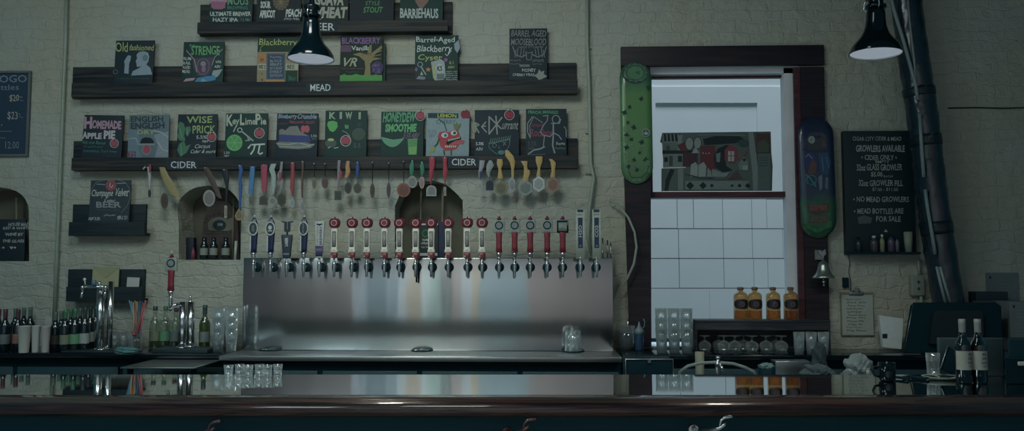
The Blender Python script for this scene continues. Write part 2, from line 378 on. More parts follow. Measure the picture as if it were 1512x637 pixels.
# ---------------- back bar counter
CZ = 1.10
def counter(x0, x1, yf, name, top, label, th=.03):
    o = MB().box(x0, x1, yf, -.002, CZ-th, CZ, bev=.003).build(name, top, origin=((x0+x1)/2, yf, CZ-th))
    return tag(o, label, 'counter')
xl = P(357, 500, -.25).x; xr = P(916, 522, -.5).x
lc = counter(-4.6, xl-.02, -.46, 'back_counter', M_BLACKGLOSS, 'black back counter carrying the wine and spirit bottles')
rc = counter(xr+.02, 4.4, -.42, 'back_counter', M_BLACKGLOSS, 'black back counter below the window, carrying clear glassware')
def cabinet(x0, x1, yf, label, n):
    c = MB().box(x0, x1, yf+.03, -.004, .0, CZ-.031).build('back_bar_cabinet', M_BLACK, origin=((x0+x1)/2, yf+.03, 0)); tag(c, label, 'cabinet')
    w_ = (x1-x0)/n
    for i in range(n):
        d = MB().box(x0+i*w_+.015, x0+(i+1)*w_-.015, yf+.012, yf+.03, .1, CZ-.09, bev=.003).build('door', mat('black_cabinet_door', ob(20, 46, 54), .4), c)
        MB().tube([(x0+(i+.85)*w_, yf+.012, .75), (x0+(i+.85)*w_, yf-.012, .76), (x0+(i+.85)*w_, yf-.012, .86), (x0+(i+.85)*w_, yf+.012, .87)], .005, 8).build('handle', M_STEELD, d)
cabinet(-4.6, xl-.03, -.42, 'black cabinet beneath the bottle counter', 4)
cabinet(xl-.01, xr+.0, -.56, 'black cabinet beneath the steel drip counter', 4)
cabinet(xr+.03, 4.4, -.38, 'black cabinet beneath the window counter', 4)
# steel tap wall + drip counter
def brushed():
    m = mat('brushed_steel', (.6, .63, .63), .13, 1.0, var=.06, scale=3); nt = m.node_tree; N = nt.nodes; L = nt.links; b = N['Principled BSDF']
    b.inputs['Anisotropic'].default_value = .9; tg = N.new('ShaderNodeTangent'); tg.direction_type = 'RADIAL'; tg.axis = 'Z'; b.inputs['Anisotropic Rotation'].default_value = .25; L.new(tg.outputs[0], b.inputs['Tangent'])
    tc = N.new('ShaderNodeTexCoord'); mp = N.new('ShaderNodeMapping'); mp.inputs['Scale'].default_value = (3.2, 1, .55); L.new(tc.outputs['Object'], mp.inputs[0])
    no = N.new('ShaderNodeTexNoise'); no.inputs['Scale'].default_value = 1.6; no.inputs['Detail'].default_value = 1.5; L.new(mp.outputs[0], no.inputs['Vector'])
    bp = N.new('ShaderNodeBump'); bp.inputs['Strength'].default_value = .22; bp.inputs['Distance'].default_value = .012
    L.new(no.outputs['Fac'], bp.inputs['Height']); L.new(bp.outputs[0], b.inputs['Normal'])
    return m
M_BRUSH = brushed()
yp = -.25
sp = MB(); a, b = pbox(sp, 357, 381, 905, 512, yp, yp+.2, bev=.004)
sp = MB().box(a.x, b.x, yp, yp+.2, CZ+.002, b.z, bev=.004)
steel = tag(sp.build('steel_tap_wall', M_BRUSH, origin=((a.x+b.x)/2, yp, CZ)), 'wide brushed steel backsplash box holding the row of beer taps', 'backsplash')
dc = MB().box(xl-.01, xr, -.59, -.004, CZ-.028, CZ+.001, bev=.003)
dct = tag(dc.build('steel_drip_counter', mat('satin_steel', (.5, .55, .56), .3, 1.0), origin=((xl+xr)/2, -.59, CZ)), 'steel drip counter under the row of taps', 'counter')
# small rinsers / coasters on the drip counter
def rinser(px, py, lab, glasses=False):
    p = G(px, py, CZ+.0015); m = MB(); m.lathe([(.068, 0), (.07, .003), (.06, .006), (.0, .006)], p, 24, cap1=False)
    for i in range(4):
        a_ = i*math.pi/4; m.tube([p+Vector((math.cos(a_)*.055, math.sin(a_)*.055, .008)), p+Vector((-math.cos(a_)*.055, -math.sin(a_)*.055, .008))], .002, 6, 1)
    m.tube([p+Vector((0, 0, .006)), p+Vector((0, 0, .018))], .004, 8, 1)
    tag(m.build('glass_rinser', [M_BLACK, M_CHROME], origin=p), lab, 'glass rinser')
rinser(399, 517.5, 'round glass rinser at the pinkish end of the steel counter')
rinser(623, 518.5, 'round glass rinser in the middle of the steel counter, nothing on it')
rinser(847, 519.5, 'round glass rinser carrying the upturned glasses')

# ---------------- the bar in front
BZ = 1.117
def cfbar(prof, x0, x1, mi=0):
    m = MB(); m.rings([[CF(x, d, z) for d, z in prof] for x in (x0, x1)], mi, False); return m
m_top = mat('lacquered_bar_top', (.74, .78, .78), .035, 1.0, var=.05, scale=2)
top = cfbar([(3.271, BZ-.04), (3.893, BZ-.04), (3.893, BZ), (3.271, BZ)], -3.4, 3.4).build('worktop', m_top, origin=CF(0, 3.6, BZ-.04))
top.rotation_euler = (0, 0, 0); tag(top, 'long glossy reflecting bar top across the whole front', 'worktop')
prof = [(3.2683, 1.0421), (3.2683, 1.1168), (3.257, 1.1175), (3.2394, 1.1175), (3.2205, 1.1175), (3.2016, 1.1175), (3.1878, 1.1107), (3.1764, 1.1063), (3.1639, 1.1012), (3.1525, 1.0924), (3.1475, 1.0811), (3.1475, 1.0685), (3.1525, 1.0572), (3.1639, 1.0496), (3.179, 1.0446), (3.2079, 1.0396)]
railm = cfbar(prof, -3.4, 3.4); railm.s = [True]*len(railm.s)
rail = railm.build('bar_rail', M_RAIL, origin=CF(0, 3.2, 1.039)); tag(rail, 'rounded reddish brown wooden bar rail along the bar top edge', 'bar rail')
bf = MB(); bf.rings([[CF(x, d, z) for d, z in [(3.37, 0), (3.45, 0), (3.45, BZ-.042), (3.285, BZ-.042), (3.285, 1.03), (3.37, 1.01)]] for x in (-3.4, 3.4)], 0, False)
bfo = bf.build('bar_counter', M_BARFRONT, origin=CF(0, 3.41, 0)); tag(bfo, 'black panelled bar front below the wooden rail', 'bar')
rp = MB(); rp.rings([[CF(x, d, z) for d, z in [(3.4505, .1), (3.462, .1), (3.462, BZ-.045), (3.4505, BZ-.045)]] for x in (-3.4, 3.4)], 0, False); rp.build('rear_reflector', mat('pale_reflector', (.78, .8, .78), .4), bfo)  # unseen pale reflector added to lighten the dark band mirrored in the tap wall
pn = MB()
for i in range(8):
    x0 = -3.3+i*.84
    for (u0, u1, z0, z1) in ((x0, x0+.74, .84, .87), (x0, x0+.74, .25, .28), (x0, x0+.03, .28, .84), (x0+.71, x0+.74, .28, .84)):
        pn.rings([[CF(x, d, z) for d, z in [(3.355, z0), (3.37, z0), (3.37, z1), (3.355, z1)]] for x in (u0, u1)], 0, False)
pn.build('panel_moulding', M_BARFRONT, bfo)
# double coat hooks under the rail
def coat_hook(px, py, lab, m, d=3.11):
    g = ray(px, py); k = d/g.dot(FV); o = CAM+g*k
    def q(dx, dz, dd=0): return o+(RV*dx+FV*dd+Vector((0, 0, dz)))*.92
    e = empty('coat_hook', o); tag(e, lab, 'hook', 'double coat hooks below the bar rail')
    MB().tube([q(-.085, -.085, .17), q(-.07, -.075, .1), q(-.05, -.062, .04), q(-.02, -.045, .0), q(.0, -.03, 0), (q(.008, -.022, 0))], [.009, .009, .008, .0075, .007, .004], 10).build('arm', m, e)
    MB().tube([q(-.018, -.046, .004), q(-.018, -.03, 0), q(-.012, -.012, 0), q(.002, -.001, 0), q(.024, .003, 0), q(.036, .001, 0)], [.003, .0035, .0045, .006, .007, .005], 10).build('upper_prong', m, e)
    pb = q(-.085, -.085, .19); MB().lathe([(.02, -.01), (.02, .01)], pb, 14, axis='y').build('mounting_plate', m, e)
coat_hook(314, 624, 'coppery coat hook farthest toward the bottle end of the bar', mat('copper_hook_dull', ob(58, 46, 54), .35, .6))
coat_hook(779, 621, 'coppery coat hook under the middle of the bar rail', mat('copper_hook', ob(66, 46, 46), .3, .6))
coat_hook(1069, 617, 'silvery coat hook under the bar rail below the window', mat('silver_hook', (.6, .65, .66), .25, .9))

# ================================================================== SHELVES AND SIGNS
LETTER = chalk(W_)
def ledge(x0, x1, yt, yl, yb, lx0, lx1, skew, name, label, boardmat, labels=(), yfront=-.105, ex=1):
    """picture ledge: back board (top yt) on the wall, front lip rows yl..yb; px rows given at x0, skew = rows gained to x1"""
    def zz(px, row, y): return P(px, row-skew*(px-x0)/(x1-x0), y)
    A = zz(lx0, yb, yfront); B = zz(lx1, yb, yfront); T = zz((x0+x1)/2, yt, -.02); Lt = zz((x0+x1)/2, yl, yfront); Lb = zz((x0+x1)/2, yb, yfront)
    xa = P(x0, yt, -.02).x; xb = P(x1, yt, -.02).x
    root = MB().box(xa, xb, -.022, -.001, Lb.z+.004, T.z, bev=.002).build(name, boardmat, origin=((xa+xb)/2, -.001, Lb.z)); tag(root, label, 'shelf')
    MB().box(A.x, B.x, yfront+.02, -.0225, Lb.z, Lb.z+.018).build('ledge_board', boardmat, root)
    MB().box(A.x, B.x, yfront, yfront+.0195, Lb.z-.002, Lt.z, bev=.002).build('front_lip', boardmat, root)
    for (t, a, b, c, d) in labels:
        pl = MB(); p0 = P(a-6, d+2.5, yfront-.002); p1 = P(b+4, b and c-2.5, yfront-.002); pl.box(p0.x, p1.x, yfront-.003, yfront, p0.z, p1.z)
        pl.build('name_strip', M_CHALKB, root)
        ar = Art(yfront-.003); ar.T(t, a, c, b, d, (125, 134, 134), .008, wob=.4); ar.build('lettering', root)
    return root, Lb.z+.018
sh0, z0 = ledge(296, 668, 7, 33, 49, 291, 661, 4, 'ledge_shelf', 'topmost long dark picture ledge, lettered BEER', M_SHELF, [('BEER', 458, 494, 34, 45)])
sh1, z1 = ledge(108, 851, 98, 122, 142, 105, 853, 4, 'ledge_shelf', 'long dark picture ledge lettered MEAD, below the BEER one', M_SHELF, [('MEAD', 458, 488, 124.5, 134.5)])
sh2, z2 = ledge(109, 853, 209, 234, 252, 105, 853, 5, 'ledge_shelf', 'long dark picture ledge lettered CIDER twice, with medals hanging from it', M_SHELF, [('CIDER', 252, 290, 238.5, 248.5), ('CIDER', 667, 703, 234.5, 244.5)])
sh3, z3 = ledge(108, 216, 302, 328, 348, 101, 213, 0, 'ledge_shelf', 'short grey-black picture ledge holding one beer blackboard', M_BLACKWOOD)
sh4, z4 = ledge(101, 214, 398, 424, 445, 97, 210, 0, 'ledge_shelf', 'lower short black ledge holding an envelope and a white card', M_BLACKWOOD)
def sign(name, label, box, board, zb, items, cat='sign', group=None, y=-.072, lean=.05, rz=0, round_=0):
    x0, y0, x1, y1 = box
    a = P(x0, y1, y); b = P(x1, y0, y); z = zb if zb else a.z
    root = MB().box(a.x, b.x, y, y+.01, z+.001, b.z, bev=.002).build(name, board if not isinstance(board, tuple) else chalk(board), origin=((a.x+b.x)/2, y+.005, z))
    tag(root, label, cat, group); ar = Art(y); items(ar); ar.build('painting', root)
    root.rotation_euler = (-lean, rz, 0); root.location.z += abs(math.sin(rz))*(b.x-a.x)/2+.001; return root
BB = 'blackboards on the ledges'
def s_old(a):
    a.T('Old', 168.5, 61.5, 187, 76, YG, .01); a.T('fashioned', 189, 65, 225, 74, YG, .01, sh=1)
    a.pg([(182.5, 108), (183, 95), (182, 90), (186, 83), (188, 81), (192, 82), (191.5, 88), (189.5, 94), (189, 109)], LB)
    a.pg([(193, 111.5), (195, 105), (203, 101), (208, 98), (201, 98.5), (200.5, 94), (199, 90), (201, 86), (200, 80), (204, 76), (211, 75), (217, 77), (219, 83), (218, 90), (215, 95), (221, 100), (224, 110)], LB)
    a.E(213, 85, 4, 5, (62, 84, 96)); a.E(169.5, 106, 3.2, 3, (60, 76, 84), w=1.2)
    a.T('a classic honey drink', 172, 114, 220, 118, (24, 66, 60), 0)
sign('chalk_sign', 'blackboard with a pale head in profile, lettered Old Fashioned', (167, 58.5, 226.5, 125), M_CHALKB, z1, s_old, group=BB)
def s_st(a):
    a.T('THE', 278, 65, 286, 69, GR, .005); a.T('STRENGE', 281, 67, 323, 81, GR, .02); a.pg([(283, 82), (322, 79), (312, 90), (300, 92)], (16, 46, 46))
    a.pg([(283, 86), (314, 84), (312, 105), (305, 113), (292, 112), (285, 101)], (54, 44, 62)); a.E(299, 98, 9, 12, (62, 78, 82), w=1.2); a.E(299, 94, 4, 4, (84, 88, 98)); a.E(300, 102, 3, 5, (90, 70, 90))
    a.L([(274, 74), (286, 88), (290, 106)], 1.2, PK); a.L([(327, 72), (316, 84), (312, 96)], 1.2, (92, 92, 104))
    for i, t in enumerate(('RUM', 'RAIL', 'AGED', 'MEAD')): a.T(t, 270-.5*i, 84+6.4*i, 281-.4*i, 88.6+6.4*i, W_, .01)
    a.T('10%', 318, 89, 326, 93, W_, .01); a.T('ABV', 316, 96, 325, 100, W_, .01); a.pg([(314, 104), (328, 102), (322, 112), (318, 115), (312, 110)], (92, 108, 112))
    a.pg([(270, 121), (274, 116), (288, 115), (285, 119)], PK); a.pg([(287, 121), (291, 115), (303, 113), (317, 111), (318, 118), (306, 121)], (30, 92, 132)); a.pg([(296, 121), (299, 116), (305, 120)], (70, 120, 130))
sign('chalk_sign', 'blackboard with a green title arched over a purple face and blue bottom corner', (268, 60.5, 330, 124.5), M_CHALKG, z1, s_st, group=BB)
def s_bb(a):
    a.R(379, 76, 440, 122, (96, 90, 66)); a.R(421, 104, 439, 121, (18, 48, 36)); a.R(379.5, 78, 393, 92, (116, 84, 48)); a.R(380, 94, 392.5, 103, (118, 122, 100)); a.R(421, 94, 440, 103, (112, 116, 96))
    a.T('BEE', 381, 95.5, 392, 101.5, DK, .01); a.T('BEE', 423, 95.5, 434, 101.5, DK, .01); a.R(392.5, 78, 420.5, 118, (52, 66, 80)); a.R(394.3, 80, 418.7, 116, (34, 52, 72))
    a.R(392, 117.5, 419, 121.5, (134, 92, 44)); a.E(386, 88, 3, 2.4, (110, 54, 34)); a.E(386.5, 118, 1.6, 2.2, (94, 54, 30)); a.E(386, 109, 1.2, 1.2, (80, 60, 34))
    for i, t in enumerate(('honey', 'BLACK', 'BERRY', 'BE A BOSS', 'EVERY', 'SEASON')): a.T(t, 398, 82+5.5*i, 416, 86+5.5*i, (92, 104, 110), .008)
    a.T('Blackberry', 381, 56.5, 437, 69, YG, .008, sh=1); a.L([(388, 66), (384, 69), (382.5, 75), (385, 74)], .8, YG); a.T('Bear', 426, 112, 437, 119, (40, 90, 80), 0)
sign('chalk_sign', 'green-topped board lettered Blackberry over yellow panels, partly behind the lamp', (378, 54, 440.5, 124), (22, 44, 36), z1, s_bb, group=BB)
def s_tree(a):
    a.T('BLACKBERRY', 504, 54.5, 561, 64, PU, .03, sh=0); a.R(502, 66, 518, 76, (66, 48, 68)); a.T('Vanilla', 518, 67, 546, 74, W_, .015)
    a.pg([(537, 113), (539, 100), (538, 90), (530, 83), (520, 80), (531, 77), (541, 80), (545, 66), (548, 65), (548, 78), (563, 66), (564, 70), (549, 84), (563, 86), (550, 89), (546, 94), (547, 113)], (90, 84, 52))
    a.L([(548, 80), (563, 74)], 1.4, (90, 84, 52)); a.L([(546, 84), (562, 80)], 1.2, (90, 84, 52)); a.T('Tree', 533, 75, 548, 81, (60, 54, 38), 0)
    a.E(557, 100, 8.5, 10, (40, 40, 72)); a.T('ABV', 548, 94, 560, 98.5, PU, .01); a.T('7.2', 549, 101, 561, 107, PU, .01)
    a.T('VR', 502, 85, 526, 98, (104, 112, 90), .02, sh=5); a.T('barrel aged mead', 504, 100, 536, 102.5, (104, 60, 60), 0); a.T('honey wine', 511, 105, 530, 107.5, (60, 74, 60), 0)
    a.R(501.5, 111, 564, 120.5, (48, 112, 44)); a.pg([(502, 113), (508, 109), (514, 113), (525, 109), (540, 113), (555, 110), (563, 114), (563, 116), (502, 116)], (48, 112, 44))
sign('chalk_sign', 'board with a bare tan tree on green grass under a purple title', (501, 52, 564.5, 124), (22, 36, 32), z1, s_tree, group=BB)
sign('chalk_sign', 'plain dark board edge showing from behind the tree board', (512, 64, 569.5, 124), M_CHALKG, z1, lambda a: None, y=-.048, lean=.02, group=BB)
def s_cy(a):
    a.T('Barrel-Aged', 614, 53.5, 671, 64, W_, .006, wob=1); a.T('Blackberry', 614.5, 66, 666, 79, W_, .006, wob=1.2, sh=1.5); a.T('Cyser', 617, 80, 653, 91, YG, .012, wob=1); a.L([(666, 74), (660, 82), (657, 79)], 1, W_)
    a.pg([(636, 91), (651, 87), (656, 91), (658, 113), (655, 118), (642, 119), (639.5, 115)], (96, 110, 112)); a.pg([(638, 97), (641, 95), (643, 118), (640, 116)], YG); a.E(649, 101, 6, 7, (110, 124, 122)); a.T('KS', 645, 97, 653, 105, DK, .02); a.R(645, 109, 656, 117, (62, 78, 82))
    a.E(620, 95, 3.6, 3.6, LB, w=1.3); a.L([(621.5, 98.5), (628.5, 110)], 2, LB)
    a.pg([(632, 99), (633.5, 101), (636, 101), (634, 103.5), (635, 106), (632, 104.5), (629.5, 106), (630, 103), (628, 101), (631, 101)], (140, 76, 48))
    a.E(658, 88, 2.6, 2.8, PU); a.E(614.5, 102.5, 2, 3, PU); a.T('8.2', 663, 90, 670, 94.5, YG, .01); a.T('ABV', 661, 97, 671, 101, YG, .01)
    for i, t in enumerate(('Aged one', 'year in', 'whiskey', 'and rum', 'barrels')): a.T(t, 658.5, 104.5+3*i, 675, 106.6+3*i, W_, 0)
    a.pg([(620, 111), (622, 105), (625, 111)], YG); a.pg([(614, 117), (618, 112), (628, 114), (627, 118)], (84, 86, 104)); a.pg([(670, 64), (677, 58), (679, 70), (675, 78), (671, 72)], LB)
sign('chalk_sign', 'blackboard lettered Barrel-Aged Blackberry Cyser with a grey can', (612, 51, 676.5, 124), M_CHALKG, z1, s_cy, group=BB)
def s_mb(a):
    g = (80, 88, 84)
    a.T('BARREL AGED', 754.5, 43.5, 806, 53, g, .004, sh=1); a.T('MOOSEBLOOD', 754, 56, 806, 66, g, .006, sh=1); a.T('WES STORMY', 766, 67, 803, 70.5, g, 0)
    for sgn, cx in ((1, 786), (-1, 778)):
        a.L([(cx-sgn*0, 80), (cx+sgn*8, 84), (cx+sgn*17, 80), (cx+sgn*21, 68)], 1.3, g)
        for t, h in ((6, 72), (10, 70), (15, 69), (18, 73)): a.L([(cx+sgn*t, 84), (cx+sgn*(t-2), h)], .9, g)
    a.L([(776, 76), (781, 78), (786, 76), (784, 88), (778, 88), (776, 76)], .9, g)
    a.T('blueberry', 753.5, 87, 769, 91, g, 0); a.T('currants', 786, 87, 803, 91, g, 0); a.T('lavender', 753, 93, 768, 95, g, 0); a.T('cherries', 786, 93, 800, 95, g, 0); a.R(767, 95, 782, 98.5, (70, 80, 80))
    a.T('HONEY', 771, 101, 791, 106, W_, .005); a.T('CHERRY MEAD', 757, 108.5, 790, 112.5, W_, 0)
    a.pg([(789, 112), (794, 108), (796, 102), (799, 106), (804, 104), (803, 109), (808, 113), (802, 116), (796, 119), (793, 115)], (92, 98, 96))
sign('chalk_sign', 'tall narrow blackboard with a moose antler drawing, alone at its ledge end', (752, 40.5, 808, 124), M_CHALKB, z1, s_mb, group=BB)
# cider row
def r1(a):
    a.T('H', 121, 173, 133, 191, PK, .05); a.T('OMEMADE', 133, 178, 176, 191, PK, .045); a.T('A', 119.5, 195, 127, 206, (120, 118, 126), .05); a.T('PPLE', 127, 197, 148, 206, (120, 118, 126), .05); a.T('PIE', 151, 193, 168, 206, (120, 118, 126), .05)
    a.apple(167, 212, 5.5); a.T('All the flavor', 120, 209, 155, 214, (32, 92, 84), .01); a.T('of apple pie!', 121, 216, 150, 219.5, (32, 92, 84), 0); a.T('Sweetest Tart ever', 122, 222, 172, 226, (32, 92, 84), 0)
sign('chalk_sign', 'blackboard lettered Homemade Apple Pie in pink, at the start of the cider row', (118.5, 170, 180, 238), M_CHALKB, z2, r1, rz=.02, group=BB)
def r2(a):
    a.pg([(188.5, 234), (188.5, 190), (200, 192), (206, 205), (203, 220), (210, 234)], (62, 86, 100)); a.pg([(228, 234), (233, 215), (226, 200), (248, 194), (248.5, 234)], (80, 96, 108)); a.L([(226, 193), (238, 196), (247, 203)], 2, (98, 112, 122)); a.L([(232, 210), (240, 222), (247, 224)], 2, (98, 112, 122)); a.L([(190, 205), (200, 204), (204, 214)], 1.5, (92, 104, 116))
    a.T('ENGLISH', 192, 171.5, 240, 180, (24, 44, 38), .03); a.T('ENGLISH', 192, 181, 242, 190.5, (24, 42, 52), .04); a.T('DRY', 202, 192, 228, 198.5, YG, .015)
    a.pg([(206, 212), (209, 205), (214, 203), (222, 204), (226, 208), (227, 212)], DK); a.pg([(203, 212.5), (229, 212.5), (226, 215), (206, 215)], (88, 100, 106)); a.E(216, 222, 7, 8, (74, 88, 92)); a.E(216, 221, 5.4, 6.5, RD); a.R(188.5, 224, 200, 234, (66, 48, 62)); a.T('72', 190, 225.5, 199, 233, (96, 80, 96), .01)
sign('painted_sign', 'grey-blue painted board of an apple under a black bowler hat', (187.5, 169, 249.5, 238), (58, 78, 88), z2, r2, rz=-.01, group=BB)
def r3(a):
    a.T('WISE', 274, 171, 312, 181.5, (92, 118, 62), .02); a.T('PRICK', 283, 185, 317, 197, (92, 118, 62), .02)
    a.pg([(261, 186), (264, 179), (270, 182), (272, 190), (271, 200), (273, 208), (265, 208), (260, 202), (263, 194)], (42, 84, 62)); a.pg([(272, 188), (279, 186), (281, 192), (276, 202), (273, 198)], (42, 84, 62)); a.pg([(264, 212), (271, 208), (274, 216), (281, 213), (275, 226), (266, 232), (261, 222)], (42, 84, 62)); a.L([(264, 190), (268, 204)], .7, LG); a.L([(266, 214), (268, 230)], .7, LG); a.L([(276, 190), (275, 199)], .7, LG)
    a.T('5.5%', 289, 200, 304, 205, W_, .005); a.T('ABV', 297, 207, 307, 210.5, W_, .005); a.apple(311.5, 202, 6); a.T('Cactus', 286, 213, 309, 219, W_, 0, sh=2); a.T('Cider & more', 280, 221, 317, 226.5, W_, 0, sh=2)
sign('chalk_sign', 'blackboard lettered Wise Prick with a green cactus', (259.5, 168, 320, 238), M_CHALKB, z2, r3, group=BB)
def r4(a):
    y_ = (110, 124, 106)
    a.T('K', 333, 168.5, 343, 186, y_, .03); a.T('ey', 342, 176, 352, 187, y_, .02); a.T('L', 353, 168, 360, 184.5, y_, .04); a.T('ime', 361, 174, 376, 184, y_, .02); a.T('P', 376, 167.5, 384, 184, y_, .04); a.T('ie', 384, 174, 392, 184, y_, .03)
    a.L([(348, 185), (344, 194)], 1.6, y_); a.E(353, 192, 3.2, 3.2, W_, w=1.4); a.L([(356, 194), (366, 202), (373, 208)], 2, (98, 112, 110)); a.L([(367, 208), (364, 200)], 1.6, (98, 112, 110)); a.L([(362, 208), (370, 206)], 1.6, (98, 112, 110))
    a.E(345.5, 211, 12, 12.5, (48, 116, 58)); a.E(345.5, 211, 10.5, 11, (74, 136, 74), w=.8)
    for i in range(6): a.L([(345.5, 211), (345.5+10*math.cos(i*1.05), 211+10.5*math.sin(i*1.05))], .6, (84, 140, 80))
    a.apple(382, 196, 6.6); a.L([(366, 219), (370, 214), (390, 213)], 2.3, W_); a.L([(376, 214), (374, 222), (370, 228)], 2.3, W_); a.L([(383, 214), (381, 226), (384, 228), (387, 226)], 2.3, W_); a.T('5.5%', 330, 224, 339, 227.5, W_, 0); a.T('ABV', 330, 229, 338, 232, W_, 0)
sign('chalk_sign', 'blackboard lettered Key Lime Pie with a lime, a key and a pi symbol', (330.5, 166.5, 394.5, 238), M_CHALKG, z2, r4, group=BB)
def r5(a):
    a.T('Blueberry', 408.5, 168.5, 436, 177, LB, .03, sh=1); a.T('Crumble', 437, 168, 465.5, 175.5, LB, .03, sh=1); a.T('cider', 409, 181, 424, 184, (98, 44, 48), 0); a.T('PERSONAL CRUST!', 426, 178.5, 463, 182.5, (126, 46, 54), .01)
    a.pg([(406.5, 212), (412, 209), (450, 210), (464, 214), (458, 219), (440, 221), (412, 219.5)], (74, 82, 78)); a.L([(408, 213), (425, 214), (440, 211), (455, 215), (463, 213)], 1.4, (102, 114, 106)); a.L([(412, 217), (440, 218), (457, 216)], 1, (102, 114, 106))
    a.pg([(411, 210), (410.5, 199), (456, 200), (458, 210), (440, 211), (425, 210)], (34, 46, 96)); a.pg([(410.5, 199), (411, 193), (416, 191), (420, 193), (426, 187), (438, 186), (442, 194), (455, 201), (430, 200)], (78, 84, 82)); a.E(414.5, 194.5, 3.5, 3.3, (94, 90, 62), w=1)
    a.E(446.5, 190.5, 3.6, 5.4, (132, 52, 62)); a.E(452, 190.5, 3.8, 5.6, (132, 52, 62)); a.T('5.5%', 458, 199, 467, 202.5, W_, 0); a.T('ABV', 459, 204, 466, 206.5, TE, .02)
sign('chalk_sign', 'blackboard with a slice of blueberry crumble pie', (406, 167, 468.5, 238), M_CHALKB, z2, r5, rz=.01, group=BB)
def r6(a):
    k = (96, 116, 96)
    for t, x in (('K', 485), ('I', 500.5), ('W', 509), ('I', 528.5)): a.T(t, x, 165, x+(10 if t in 'KW' else 3.5), 175.5, k, .05)
    a.pg([(482, 184), (484, 179), (491, 178), (497, 180), (498, 187), (494, 193), (491, 195), (486, 193)], (52, 128, 56)); a.pg([(508, 184), (514, 184.5), (514, 190), (509, 190)], (44, 110, 62)); a.E(529, 198, 10, 9.5, (44, 60, 54)); a.E(488, 212, 8.5, 6.5, (48, 64, 58)); a.E(488, 206.5, 4.8, 2.4, (104, 120, 54)); a.L([(484, 206.5), (492, 206.5)], .8, W_)
    a.E(510, 208, 7.6, 8, W_, w=.9); a.E(507.5, 207.5, 4.2, 6, RD); a.E(512.5, 207.5, 4.2, 6, RD); a.L([(505, 193), (511, 196), (516, 201)], 1.2, (84, 96, 90)); a.T('ABV', 526, 182, 534, 186, (50, 62, 72), 0); a.T('5.5', 522, 212, 532, 218, (66, 80, 74), 0); a.L([(484, 219), (487, 217)], 1, W_); a.L([(493, 219), (499, 218)], 1, W_)
sign('chalk_sign', 'blackboard lettered KIWI with green and brown kiwis round an apple', (478.5, 162.5, 541.5, 238), M_CHALKG, z2, r6, group=BB)
def r7(a):
    a.T('HONEYDEW', 564, 165, 612, 180.5, (52, 112, 78), .04, sh=2); a.T('SMOOTHIE', 568, 182.5, 614, 195, (56, 128, 74), .05, sh=1); a.T('5.5% ABV', 594, 196, 617, 204, (96, 62, 96), .01, sh=3)
    a.pg([(562, 203)]+[(562+34*(i/10), 203+14.5*math.sin(math.pi*(i/10))**.7) for i in range(1, 10)]+[(596, 205), (580, 207)], (56, 112, 84)); a.L([(563, 203), (580, 207), (595.5, 205)], 1.2, LG); a.pg([(601.5, 206), (616, 205), (615, 229), (603, 229)], (52, 108, 60)); a.pg([(602.5, 218), (615.5, 216), (614.5, 228), (603.5, 228)], (72, 124, 62)); a.L([(601.5, 206), (616, 205)], .9, LG); a.apple(620, 170, 6.4)
sign('chalk_sign', 'blackboard lettered Honeydew Smoothie with a green melon slice', (561.5, 164, 625.5, 238), M_CHALKG, z2, r7, group=BB)
def r8(a):
    a.R(631, 167, 676, 174.5, (24, 44, 56)); a.R(643, 167, 676, 174.5, (20, 54, 40)); a.T('LEMON', 645, 168, 673, 173.5, (132, 136, 52), .015); a.T('CHERRY', 643, 176.5, 672, 183, (54, 78, 74), .01)
    a.L([(647, 176), (655, 182), (659, 194)], 1.4, (20, 52, 36)); a.T('5.5%', 631.5, 192, 644, 197, (64, 84, 94), 0); a.T('ABV', 632, 199, 641, 203, (64, 84, 94), 0)
    a.pg([(645.5, 202), (648, 196), (655, 194), (661, 196), (668, 192), (676, 193), (678.5, 199), (678, 213), (674, 220), (666, 223), (657, 223), (650, 217), (648, 210)], (128, 38, 46))
    a.E(656, 200, 5, 4, (120, 132, 134)); a.E(657, 200.3, 1.9, 2.1, (18, 66, 84)); a.E(669.5, 196.5, 4.8, 3.7, (120, 132, 134)); a.E(670.5, 196.5, 2.2, 2.2, (18, 66, 84)); a.E(670.8, 196.5, 1, 1, DK)
    a.pg([(658, 212), (662, 206), (672, 203), (680, 202), (680, 206), (676, 212), (664, 218)], DK); a.pg([(662, 214), (672, 208), (680, 206.5), (686, 208), (684, 213), (672, 214), (664, 217)], (132, 50, 62))
    for i in range(6): a.pg([(661+3*i, 206.5-.7*i), (663.8+3*i, 206-.8*i), (663-.2+3*i, 209-.8*i), (661.5+3*i, 209-.8*i)], (118, 130, 112)); a.pg([(656.5+2.9*i, 215.5), (659+2.9*i, 215.5), (658.7+2.9*i, 218.5-.2*i), (657+2.9*i, 218.5)], (118, 130, 112))
    a.L([(648, 205), (645, 213), (640, 219)], 2.2, (30, 62, 34)); a.pg([(642, 217), (637, 219), (632, 225), (635, 224), (634, 228), (638, 224), (640, 226), (642, 221)], (96, 112, 58)); a.pg([(670, 190), (668, 182), (672, 184), (673, 180), (676, 184), (680, 182), (678, 189), (674, 193)], (70, 88, 48)); a.L([(655, 223), (656, 229)], 2, (30, 62, 34)); a.L([(666, 223), (666, 229)], 2, (30, 62, 34))
    a.E(684, 168.5, 4.6, 6, (98, 28, 40)); a.E(689, 168.5, 4.6, 6, (98, 28, 40)); a.L([(686.5, 165), (688, 161)], 1, DK)
sign('painted_sign', 'pale blue board lettered Lemon with a screaming red cherry face', (628.5, 165, 692.5, 238), (82, 104, 112), z2, r8, rz=.008, group=BB)
